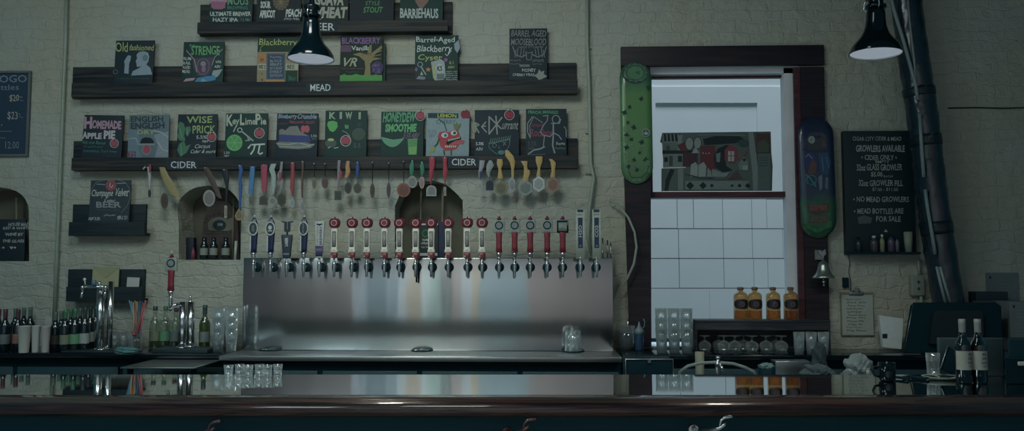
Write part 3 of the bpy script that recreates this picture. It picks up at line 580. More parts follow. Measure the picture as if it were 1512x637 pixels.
def r9(a):
    w2 = (92, 102, 98)
    a.L([(702, 181), (702, 195)], 2, w2); a.L([(702, 181), (707, 184), (702, 187), (707, 196)], 1.8, w2); a.L([(717, 180), (711, 187), (718, 195)], 1.8, w2); a.L([(711, 187), (717, 186)], 1.5, w2)
    a.L([(722, 172), (722, 198)], 2, w2); a.L([(722, 172), (740, 190)], 2, w2); a.L([(722, 198), (741, 173)], 2, w2); a.L([(732, 171), (734, 198)], 2, w2); a.T('urrant', 741, 180, 764, 191, w2, .01, sh=2); a.apple(752, 169, 6.4, (112, 28, 44))
    a.T('5.5%', 702.5, 210, 714, 214.5, W_, .02); a.T('ABV', 703, 218, 713, 222.5, W_, 0)
    a.L([(722, 212), (722, 218), (728, 224), (734, 228)], 1, TE); a.L([(753, 207), (752, 215), (748, 222)], 1, TE); a.L([(722, 212), (735, 210), (753, 205)], 1.3, (62, 92, 88))
    for i in range(10): a.L([(723+3.2*i, 211-.4*i), (725+3.2*i, 205-.5*i)], 1, (62, 92, 88))
    a.E(730, 215, 3, 2.8, (62, 100, 96), w=1); a.L([(742, 210), (747, 214)], 1, (72, 92, 88)); a.L([(747, 209), (743, 215)], 1, (72, 92, 88)); a.L([(737, 215), (736, 219), (739, 219)], .8, TE); a.E(740, 225.5, 5, 3.5, (42, 90, 88))
sign('chalk_sign', 'blackboard lettered Redkurrant in angular strokes', (700.5, 161.5, 766.5, 238), M_CHALKB, z2, r9, group=BB)
def r10(a):
    a.R(779, 162, 825, 168.5, (14, 50, 44)); a.T('PEACH, MANGO', 780, 163, 824, 168, (48, 116, 80), .01); a.T('Cardamom', 784, 182, 803, 187, (104, 36, 56), .01); a.T('Rooibos', 783.5, 190, 815, 202, (104, 36, 60), .01)
    a.T('5.5%', 780, 209, 792, 215.5, (56, 66, 68), 0); a.T('ABV', 780, 217, 790, 221, (56, 66, 68), 0); a.T('Semi', 821, 210, 834, 214, W_, 0); a.T('Sweet', 820, 217, 835, 220.5, (72, 96, 62), 0)
    w2 = (86, 98, 102)
    a.L([(786, 172), (779, 182), (779, 195), (783, 204)], 1.3, w2); a.L([(788, 172), (782, 185), (783, 204)], .9, w2); a.L([(788, 172), (801, 181)], .9, w2); a.L([(802, 171), (809, 170), (808, 178), (803, 184), (798, 194), (801, 199), (812, 202), (817, 196)], 1.3, w2)
    a.L([(804, 200), (802, 218)], 1.3, w2); a.L([(780, 228), (788, 222), (798, 220), (804, 217)], 2.2, w2); a.L([(817, 182), (817, 200), (816, 215), (819, 226)], 2.2, w2); a.E(821, 176, 5.5, 6, w2, w=1.3); a.L([(814, 182), (826, 182), (828, 176)], 1.4, w2); a.L([(817, 196), (825, 200), (829, 206)], 1.6, w2); a.L([(833, 187), (836, 191), (836, 202)], 1.3, w2); a.L([(783, 229), (805, 228)], .7, (70, 84, 88))
sign('chalk_sign', 'blackboard lettered Peach, Mango with chalk stick figures and a scythe', (776.5, 160, 836.5, 238), M_CHALKB, z2, r10, group=BB)
# beer row (upper edges run out of the frame)
def b1(a):
    a.E(321, -2, 14, 11, PK); a.R(311, 2, 332, 11, (112, 62, 88)); a.pg([(311, 4), (332, 4), (332, 11), (326, 13.5), (314, 13)], (112, 62, 88)); a.T('FAMOUS', 310, -20, 367, -10, W_, .01); a.T('MOUS', 335, -6, 366, 7, LG, .006); a.T('BREWING', 335, 8.5, 365, 13.5, (44, 98, 86), .008); a.T('ULTIMATE BREWER', 309.5, 17, 370, 23.5, W_, .025); a.T('HAZY IPA', 314, 26, 351, 32, W_, .02); a.T('7.2 ABV', 355, 27, 369, 31, (84, 96, 92), 0)
sign('chalk_sign', 'blackboard lettered Ultimate Brewer Hazy IPA with a pink shape', (307.5, -24, 373, 50), M_CHALKG, z0, b1, group=BB)
def b2(a):
    a.T('SOUR', 384, 1, 399, 12, W_, .05); a.T('APRICOT', 383, 14.5, 406, 26.5, W_, .05); a.T('PEACH', 421, 13, 444, 25, W_, .04, sh=1); a.T('JUICY ALES', 419, 26.5, 441, 30, W_, .01)
    a.E(414, 0, 12, 15, (62, 58, 46))
    for i in range(14): a.L([(414, 3), (414+12*math.cos(i*.45), 1+14*math.sin(i*.45))], .7, (92, 82, 60))
sign('chalk_sign', 'blackboard lettered Sour Apricot Peach, just above the lamp', (377.5, -24, 444.5, 46), (24, 34, 38), z0, b2, group=BB)
def b3(a):
    a.T('GUAVA', 463, -10, 507, 8, (108, 116, 104), .05, sh=1); a.T('WHEAT', 458, 10, 511, 27, (108, 116, 104), .05, sh=2)
sign('chalk_sign', 'blackboard lettered Guava Wheat in jagged letters, behind the lamp', (446, -24, 514.5, 46), (26, 36, 36), z0, b3, group=BB)
def b4(a):
    a.T('MILK', 536, -14, 566, -4, (40, 112, 58), .01); a.T('STYLE', 539, 1, 560, 7.5, (40, 112, 58), .006, sh=1); a.T('STOUT', 536, 10, 564, 18.5, (46, 122, 60), .012, sh=1)
sign('chalk_sign', 'dark board lettered Style Stout in green', (515.5, -24, 581.5, 46), (24, 34, 40), z0, b4, group=BB)
def b5(a):
    a.pg([(608, -20), (636, -20), (632, 2), (621, 15), (613, 2)], (92, 70, 60)); a.E(622, -8, 8, 8, (104, 84, 72)); a.T('BARRIEHAUS', 590.5, 12, 647, 27, (114, 126, 126), .03)
sign('chalk_sign', 'blackboard lettered Barriehaus with an orange-brown figure', (590, -24, 654, 46), M_CHALKG, z0, b5, group=BB)
def c1(a):
    a.E(162, 274, 8, 8.5, (100, 42, 54)); a.E(162, 273, 6, 6, (118, 60, 70), w=.9); a.L([(161, 270), (160, 275), (163, 277), (165, 273)], .9, W_); a.L([(141, 272), (153, 272.5)], 1.2, LB); a.L([(171, 271), (184, 270.5)], 1.2, LB)
    a.T('Champagne', 132, 280, 164, 293, W_, .004, sh=3); a.T('Velvet', 167, 278, 187, 290, W_, .004, sh=3); a.T('Lager', 152, 294, 168, 300, W_, 0, sh=2); a.T('BEER', 141, 298, 178, 307, (84, 96, 98), .03)
    a.L([(131.5, 290), (133, 280), (140, 269), (150, 266.8)], .8, (66, 82, 86)); a.L([(174, 266.8), (184, 270), (190, 280), (191, 292), (187, 304), (178, 315)], .8, (66, 82, 86)); a.T('ABV 5.5%', 130, 321, 147, 325.5, W_, .005); a.T('pilsner', 153, 317, 170, 320, W_, 0); a.T('IBU 21', 173, 319, 187, 324.5, W_, .005); a.L([(140, 310), (175, 311)], .5, (52, 68, 74))
sign('chalk_sign', 'grey-blue blackboard lettered Champagne Velvet beer, alone on the short ledge', (129.5, 266, 191.5, 340), (26, 42, 50), z3, c1, group=None)
ev = MB(); ev.box(-.09, .09, -.006, 0, 0, .205); 
p = P(154, 424, -.06); e = ev.build('envelope', mat('manila_paper', ob(104, 108, 80), .8), origin=(0, 0, 0)); e.location = (p.x, -.05, z4+.001); e.rotation_euler = (-.05, 0, 0); tag(e, 'manila envelope standing on the lower short ledge', 'envelope')
MB().prism([(-.09, .205), (.09, .205), (0, .13)], -.009, -.0062).build('flap', mat('manila_flap', ob(98, 102, 76), .8), e)
p = P(193, 424, -.08); e = MB().box(-.042, .042, -.003, 0, 0, .135).build('card', M_PAPER, origin=(0, 0, 0)); e.location = (p.x, -.058, z4+.003); e.rotation_euler = (-.04, .03, 0); tag(e, 'small pale card standing beside the envelope', 'card')

# price board on the wall (runs out of the frame)
def framed(box, label, items, fm, bm_, y=-.02, t=3.4):
    x0, y0, x1, y1 = box; a = P(x0, y1, y); b = P(x1, y0, y)
    root = MB().box(a.x+.008, b.x-.008, y+.006, -.002, a.z+.008, b.z-.008).build('menu_board', bm_, origin=((a.x+b.x)/2, -.002, a.z)); tag(root, label, 'board')
    f = MB(); k = t*.0045
    f.box(a.x, b.x, y-.004, -.003, b.z-k, b.z, bev=.002); f.box(a.x, b.x, y-.004, -.003, a.z, a.z+k, bev=.002); f.box(a.x, a.x+k, y-.004, -.003, a.z+k, b.z-k, bev=.002); f.box(b.x-k, b.x, y-.004, -.003, a.z+k, b.z-k, bev=.002)
    f.build('frame', fm, root); ar = Art(y+.006); items(ar); ar.build('lettering', root); return root
def m1(a):
    w2 = (74, 92, 106)
    a.T('WINE TOGO', -62, 111, 39.5, 122, w2, .01); a.T('Bottles', -16, 125, 28, 133, w2, 0)
    a.T('$20', 14, 140, 28, 151, (108, 112, 102), .006); a.L([(29, 143), (33, 144)], .8, (108, 112, 102)); a.L([(29, 148), (35, 149)], .6, w2); a.T('$23', 11, 165, 26, 178, (104, 110, 102), .004); a.L([(27, 168), (30, 169)], .8, w2); a.L([(28, 172), (34, 174)], .6, w2)
    a.L([(-20, 194), (17, 194)], 1, (60, 92, 62)); a.L([(-20, 203.5), (8, 204)], .8, (84, 92, 52)); a.T('12.00', 8, 209, 28, 219.5, w2, 0); a.L([(2, 186), (3, 184)], 1, YG)
framed((-70, 104.5, 45.5, 231.5), 'framed dark blue price board lettered TO GO bottles', m1, mat('grey_brown_frame', ob(58, 66, 68), .5), mat('slate_blue_board', ob(14, 38, 56), .7))
def m2(a):
    k = (104, 112, 108)
    a.T('CIGAR CITY CIDER & MEAD', 1259, 202, 1331, 208, k, .004); a.T('GROWLERS AVAILABLE', 1264, 214.5, 1336, 224.5, k, .02); a.T('• CIDER ONLY •', 1272, 229, 1324, 236.5, k, .01); a.T('EMPTY', 1293, 237, 1313, 241, k, .01)
    a.T('32oz GLASS GROWLER', 1265, 242.5, 1332, 252, k, .012); a.T('$5.00', 1286, 254, 1303, 262, k, .012); a.T('EACH', 1305, 259, 1318, 262, k, 0); a.T('32oz GROWLER FILL', 1268, 266, 1333, 275, k, .012); a.T('$7.00 - $11.00', 1288, 277.5, 1326, 283, k, 0)
    a.T('• NO MEAD GROWLERS', 1260, 290.5, 1342, 298.5, k, .01); a.T('• MEAD BOTTLES ARE', 1261, 308, 1334, 316, k, .01); a.T('FOR SALE', 1294, 319.5, 1330, 327.5, k, .01)
    a.pg([(1266, 321), (1276, 318), (1288, 322), (1286, 330), (1268, 331)], (48, 60, 64)); a.pg([(1305, 343), (1308, 338.5), (1311, 343)], k)
def board2():
    x0, y0, x1, y1 = 1250, 193, 1347.5, 376; y = -.05; a = P(x0, y1, y); b = P(x1, y0, y)
    root = MB().box(a.x, b.x, y, -.002, a.z, b.z, bev=.003).build('menu_board', mat('black_menu_board', ob(3, 24, 30), .6), origin=((a.x+b.x)/2, -.002, a.z)); tag(root, 'tall black growler menu board with white hand lettering and a bottle ledge', 'board')
    MB().box(a.x, b.x, y-.06, y-.0005, a.z, a.z+.014).build('bottle_ledge', M_BLACK, root)
    ar = Art(y); m2(ar); ar.build('lettering', root); return a.z+.014
zled = board2()
# ================================================================== TAPS
YT = yp-.0005
M_TAPRED = mat('tap_red', ob(84, 22, 33), .3, spec=.6); M_CREAM = mat('tap_cream', ob(142, 144, 134), .4)
M_NAVY = mat('tap_navy', ob(11, 23, 50), .25); M_SILVER = mat('tap_silver', (.6, .64, .66), .22, .9); M_DKBLUE = mat('tap_dark_slate', ob(16, 30, 44), .35)
M_TWHITE = mat('tap_white', ob(112, 122, 120), .35); M_OFFW = mat('tap_offwhite', ob(84, 96, 92), .4); M_PLUM = mat('tap_plum', ob(44, 42, 74), .4)
M_TGREY = mat('tap_grey_print', ob(78, 88, 92), .5)
def vtext(mb, txt, cx, cz, wdt, hgt, y, mi, rot=True, bold=.02):
    vs, fs = text_mesh(txt, bold); o = []
    for u, v in vs:
        if rot: o.append((cx+wdt/2-wdt*v if False else cx-wdt/2+wdt*(1-v), y, cz-hgt/2+hgt*u))
        else: o.append((cx-wdt/2+wdt*u, y, cz-hgt/2+hgt*v))
    mb.add(o, fs, mi)
def ellipse_prism(mb, cx, cz, rx, rz_, y0, y1, mi, n=20): mb.prism([(cx+rx*math.cos(2*math.pi*i/n), cz+rz_*math.sin(2*math.pi*i/n)) for i in range(n)], y0, y1, mi, False)
def faucet(name='beer_tap'):
    e = empty(name, (0, 0, 0))
    MB().lathe([(.004, -.010), (.024, -.011), (.028, -.008), (.030, -.003), (.030, 0)], n=20, axis='y').build('flange', M_BLACK, e)
    MB().lathe([(.010, -.055), (.010, -.011)], n=12, axis='y').build('shank', M_CHROME, e)
    b = MB(); b.lathe([(.006, -.062), (.0075, -.058), (.0085, -.03), (.0115, -.018), (.0125, 0), (.0115, .014), (.013, .018), (.013, .026), (.009, .030)], (0, -.062, 0), 14)
    b.build('spout', M_CHROME, e)
    c = MB(); c.lathe([(.0125, .030), (.0125, .036), (.007, .040), (.006, .052), (.009, .055), (.009, .062)], (0, -.062, 0), 12); c.build('collar', M_CHROME, e)
    return e
HY = -.062
def h_cider(e):
    h = MB(); h.loft([(.058, .016, .013), (.064, .021, .016), (.085, .021, .016), (.092, .016, .012)], (0, HY, 0), mi=0); h.prism([(-.019, .064), (-.008, .064), (-.0135, .078)], HY-.0168, HY-.015, 1)
    f = h.build('ferrule', [M_TAPRED, M_TWHITE], e)
    b = MB(); b.loft([(.092, .024, .014), (.108, .023, .013), (.116, .019, .012), (.19, .020, .012), (.235, .0215, .013), (.243, .018, .012)], (0, HY, 0)); hd = b.build('handle', M_CREAM, e)
    p = MB(); p.loft([(.128, .0105, .001), (.132, .013, .001), (.222, .013, .001), (.226, .0105, .001)], (0, HY-.0125, 0), n=12, mi=0); p.loft([(.134, .0095, .001), (.22, .0095, .001)], (0, HY-.0137, 0), n=12, mi=1)
    vtext(p, 'Hard Cider', 0, .177, .009, .07, HY-.0150, 2, bold=0); vtext(p, 'ABV', 0, .108, .018, .006, HY-.0142, 0, False, 0)
    p.build('name_plate', [M_DKBLUE, mat('plate_print', ob(92, 98, 96), .5), mat('plate_text', ob(50, 58, 66), .5)], e)
    a = MB(); R = []
    for z, r in [(-.032, .018), (-.026, .029), (-.01, .0365), (.008, .037), (.022, .03), (.028, .02), (.026, .008)]: R.append((r, .280+z))
    a.lathe(R, (0, HY, 0), 20, sy=.6); a.tube([(0, HY, .305), (.002, HY, .318)], .0035, 8, 1); ap = a.build('apple', [M_TAPRED, M_BLACK], e)
    g = MB(); g.lathe([(.019, -.0225), (.019, -.0215), (.016, -.0215)], (0, HY, .279), 20, axis='y', mi=0); g.lathe([(.0155, -.0226), (.0155, -.021)], (0, HY, .279), 20, axis='y', mi=1); g.lathe([(.0085, -.0232), (.0085, -.0222)], (0, HY, .279), 16, axis='y', mi=2); g.build('emblem', [M_TWHITE, mat('tap_deep_red', ob(76, 20, 32), .4), M_TAPRED], ap)
def h_oval(e, emb):
    h = MB(); h.lathe([(.010, .058), (.014, .064), (.016, .07), (.012, .076), (.016, .082), (.017, .094)], (0, HY, 0), 14); h.build('ferrule', M_SILVER, e)
    b = MB(); b.loft([(.09, .018, .013), (.12, .019, .013), (.17, .0215, .013), (.21, .024, .012), (.28, .022, .012), (.305, .010, .008), (.315, .005, .005)], (0, HY, 0)); b.box(-.021, -.014, HY-.0125, HY-.006, .1, .2, 1); b.build('handle', [M_NAVY, M_TWHITE], e)
    o = MB(); ellipse_prism(o, 0, .245, .031, .045, HY-.019, HY-.010, 0); ellipse_prism(o, 0, .245, .024, .037, HY-.0205, HY-.018, 1)
    if emb == 0: vtext(o, 'APA', 0, .245, .018, .045, HY-.0212, 2)
    elif emb == 1: ellipse_prism(o, 0, .25, .012, .014, HY-.0212, HY-.0204, 0); o.box(-.014, .014, HY-.0212, HY-.0204, .226, .232, 0)
    else: vtext(o, 'JAI ALAI', 0, .245, .014, .06, HY-.0212, 2)
    o.build('badge', [M_TWHITE, mat('badge_dark', ob(18, 36, 44), .4), M_TGREY], e)
    MB().lathe([(.003, .312), (.0065, .318), (.0065, .328), (.003, .332)], (0, HY, 0), 10).build('tip', M_TWHITE, e)
def h_navy(e):
    b = MB(); b.loft([(.058, .022, .012), (.066, .024, .012), (.2, .035, .013), (.205, .033, .012)], (0, HY, 0), e=8); vtext(b, 'LASER', 0, .16, .020, .055, HY-.0135, 1, bold=.04); b.box(-.018, .018, HY-.0135, HY-.012, .08, .088, 2); b.build('handle', [M_DKBLUE, M_TWHITE, M_TGREY], e)
    t = MB(); t.prism([(-.036, .292), (-.036, .286), (-.018, .28), (-.018, .232), (-.008, .222), (.008, .222), (.018, .232), (.018, .28), (.036, .286), (.036, .292), (.004, .288), (.004, .24), (-.004, .24), (-.004, .288)], HY-.008, HY+.008); t.tube([(0, HY, .2), (0, HY, .224)], .006, 8); t.build('crest', M_DKBLUE, e)
def h_white(e):
    b = MB(); b.loft([(.058, .018, .010), (.064, .020, .010), (.285, .032, .010), (.292, .030, .009)], (0, HY, 0), e=8); b.loft([(.068, .0208, .0005), (.135, .0245, .0005)], (0, HY-.0105, 0), n=8, mi=1, e=10)
    vtext(b, 'FUNKY BUDDHA', -.011, .2, .011, .12, HY-.0112, 2); vtext(b, 'BREWERY', .010, .2, .017, .12, HY-.0112, 1); b.prism([(-.022, .272), (-.012, .277), (-.004, .272), (0, .276), (.004, .272), (.012, .277), (.022, .272), (.008, .265), (0, .262), (-.008, .265)], HY-.0115, HY-.0102, 3); b.build('handle', [M_TWHITE, M_PLUM, M_TGREY, M_BLACK], e)
def h_redwhite(e, head):
    h = MB(); h.lathe([(.008, .058), (.012, .066), (.016, .078), (.0175, .094)], (0, HY, 0), 14); h.build('ferrule', M_SILVER, e)
    b = MB(); b.loft([(.094, .0205, .015), (.13, .018, .013), (.18, .018, .013), (.215, .021, .014), (.22, .02, .013)], (0, HY, 0), e=3); b.build('handle', M_TAPRED, e)
    p = MB()
    if head == 'black':
        p.loft([(.215, .036, .009), (.292, .036, .009)], (0, HY, 0), e=12, mi=1); p.loft([(.225, .027, .001), (.28, .027, .001)], (0, HY-.0095, 0), n=8, mi=0, e=12); p.tube([(-.015, HY-.0112, .235), (0, HY-.0112, .25), (.012, HY-.0112, .27)], .0015, 6, 2); p.tube([(.034, HY-.011, .262), (.034, HY-.011, .286)], .005, 6, 0)
    else:
        p.loft([(.214, .036, .009), (.22, .037, .009), (.295, .034, .009), (.3, .03, .008)], (0, HY, 0), e=8, mi=0)
        p.lathe([(.026, -.0115), (.026, -.009)], (0, HY, .262), 22, axis='y', mi=1); p.lathe([(.019, -.0125), (.019, -.011)], (0, HY, .262), 22, axis='y', mi=2)
        p.tube([(-.01, HY-.0130, .252), (-.004, HY-.0130, .272), (.004, HY-.0130, .252), (.01, HY-.0130, .272)], .0018, 6, 0); p.box(-.02, .02, HY-.0095, HY-.0088, .222, .228, 2)
    p.build('badge', [M_OFFW, M_BLACK, M_TGREY], e)
    t = MB(); t.lathe([(.016, .298), (.006, .318), (.005, .322)], (0, HY, 0), 12, mi=0); t.lathe([(.004, .318), (.006, .322), (.005, .336), (.003, .34)], (0, HY, 0), 10, mi=1); t.build('tip', [M_TAPRED, M_TWHITE], e)
def h_gas(e, txt):
    b = MB(); b.loft([(.052, .0265, .005), (.36, .0265, .005)], (0, HY, 0), e=14, n=16); b.box(-.0145, .0145, HY-.007, HY-.0045, .12, .31, 1); b.box(-.018, .018, HY-.007, HY-.0045, .345, .36, 1); vtext(b, txt, 0, .225, .020, .075, HY-.0075, 0, bold=.03); b.tube([(-.019, HY-.006, .328), (.019, HY-.006, .328)], .0012, 6, 2); b.lathe([(.006, -.0078), (.006, -.0072)], (0, HY, .133), 10, 2, axis='y')
    b.build('handle', [mat('gas_plate', ob(112, 124, 116), .5), mat('label_navy', ob(12, 32, 60), .5), M_TGREY], e)
def tap_at(e, px, label, group=None):
    q = P(px, 395, YT-.0505); e.location = (q.x, YT, P(px, 395, YT-.05).z); e['label'] = label; e['category'] = 'beer tap'
    if group: e['group'] = group
ordn = ['first', 'second', 'third', 'fourth', 'fifth', 'sixth', 'seventh', 'eighth', 'ninth', 'tenth']
for k, (px, lb) in enumerate(((375, 'blue tap with a white-ringed oval badge, leftmost of the whole row'), (400, 'blue tap with an oval badge, between its twin and the slate paddle'), (449, 'blue tap with an oval badge, between the slate paddle and the white paddle'))):
    e = faucet(); h_oval(e, k); tap_at(e, px, lb, 'blue taps with oval badges')
e = faucet(); h_navy(e); tap_at(e, 424, 'slate blue paddle tap with a flared U-shaped crest')
e = faucet(); h_white(e); tap_at(e, 472, 'white paddle tap with a purple block at its base')
proto = faucet(); h_cider(proto)
for k, px in enumerate((494, 520, 542, 568, 590, 614, 637, 662, 690, 712)):
    e = proto if k == 0 else copy_tree(proto); tap_at(e, px, 'cream tap topped with a red apple, %s of ten alike counting from the left' % ordn[k], 'cream cider taps topped with red apples')
proto = faucet(); h_redwhite(proto, 'ring')
for k, px in enumerate((737, 760, 783, 808)):
    e = proto if k == 0 else copy_tree(proto); tap_at(e, px, 'red tap with a pale square badge, %s of four alike counting from the left' % ordn[k], 'red taps with pale square badges')
e = faucet(); h_redwhite(e, 'black'); tap_at(e, 831, 'red tap with a black-framed square badge')
e = faucet(); h_gas(e, 'H2O'); tap_at(e, 857, 'plain board tap with a blue strip lettered H2O')
e = faucet(); h_gas(e, 'CO2'); tap_at(e, 881, 'plain board tap with a blue strip lettered CO2, last of the row')
q = P(615, 401, YT-.04); tag(MB().tube([q+Vector((0, -.0, .012)), q, q+Vector((.001, 0, -.07))], .006, 10).build('spout_hose', M_BLACK, origin=q), 'short black tube hanging below the sixth apple tap', 'hose')
# little stand pipes at the box end
for k, (px, yt) in enumerate(((890, 352), (897, 355), (902, 359))):
    q = P(px, 381, -.12); t_ = P(px, yt, -.12); tag(MB().tube([(q.x, -.12, b.z-.0 if False else P(px, 381, -.25).z+.001), (q.x, -.12, t_.z)], .005, 8).build('steel_tube', M_CHROME, origin=q), ('tall', 'middle', 'short')[k]+' bright steel tube standing on the tap box beside the CO2 tap', 'tube', 'steel tubes on the tap box')
q = P(905, 352, -.12)
# gas hose looping from wall over casing
hp = [(900, 296), (915, 305), (928, 322), (937, 343), (940, 365), (936, 390), (926, 412), (912, 430), (903, 445)]
tag(MB().tube([P(a_, b_, -.06-.05*math.sin(i/8*3.14)) for i, (a_, b_) in enumerate(hp)], .008, 10).build('hose', M_PAINTPIPE, origin=P(900, 296, -.06)), 'pale hose bowing out from behind the steel tap box over the window frame', 'hose')
# ================================================================== MEDALS hanging from the CIDER ledge
YM = -.116
def ribbon(mb, pts, mi=0):     # pts: (px,py,width px)
    y = YM; L_ = []; 
    for i, (x, yy_, w_) in enumerate(pts):
        dy = .004*math.sin(i*1.9); L_.append((P(x-w_/2, yy_, y+dy), P(x+w_/2, yy_+.6*math.sin(i*2), y-dy), P(x+w_/4, yy_, y-dy-.005)))
    vs = []; fs = []
    for a_, b_, c_ in L_: vs += [a_, c_, b_]
    for i in range(len(L_)-1):
        o = 3*i; fs += [(o, o+1, o+4, o+3), (o+1, o+2, o+5, o+4)]
    n = len(vs); vs += [v+Vector((0, .003, 0)) for v in vs]; fs += [tuple(reversed([i+n for i in f])) for f in fs]
    mb.add(vs, fs, mi, True)
def shape(kind, cx, cy, rx, ry):
    if kind == 'hex': return [(cx, cy-ry), (cx+rx, cy-ry*.5), (cx+rx, cy+ry*.5), (cx, cy+ry), (cx-rx, cy+ry*.5), (cx-rx, cy-ry*.5)]
    if kind == 'arch': return [(cx-rx, cy+ry), (cx-rx, cy-.2*ry)]+[(cx-rx*math.cos(t*math.pi/8), cy-.2*ry-.8*ry*math.sin(t*math.pi/8)) for t in range(1, 8)]+[(cx+rx, cy-.2*ry), (cx+rx, cy+ry)]
    if kind == 'rect': return [(cx-rx, cy-ry), (cx+rx, cy-ry), (cx+rx, cy+ry), (cx-rx, cy+ry)]
    if kind == 'drop': return [(cx, cy-ry), (cx+rx*.8, cy-.2*ry), (cx+rx, cy+.3*ry), (cx+rx*.6, cy+.9*ry), (cx, cy+ry), (cx-rx*.6, cy+.9*ry), (cx-rx, cy+.3*ry), (cx-rx*.8, cy-.2*ry)]
    return [(cx+rx*math.cos(2*math.pi*i/18), cy+ry*math.sin(2*math.pi*i/18)) for i in range(18)]
def mmat(c, metal=.3): 
    k = 'medal_%d_%d_%d' % c
    return MATS.get(k) or mat(k, ob(*c), .4, metal, var=.35, scale=120, bump=.5)
BLU = (24, 58, 110); DR = (104, 34, 44); GOLD = (122, 104, 56)
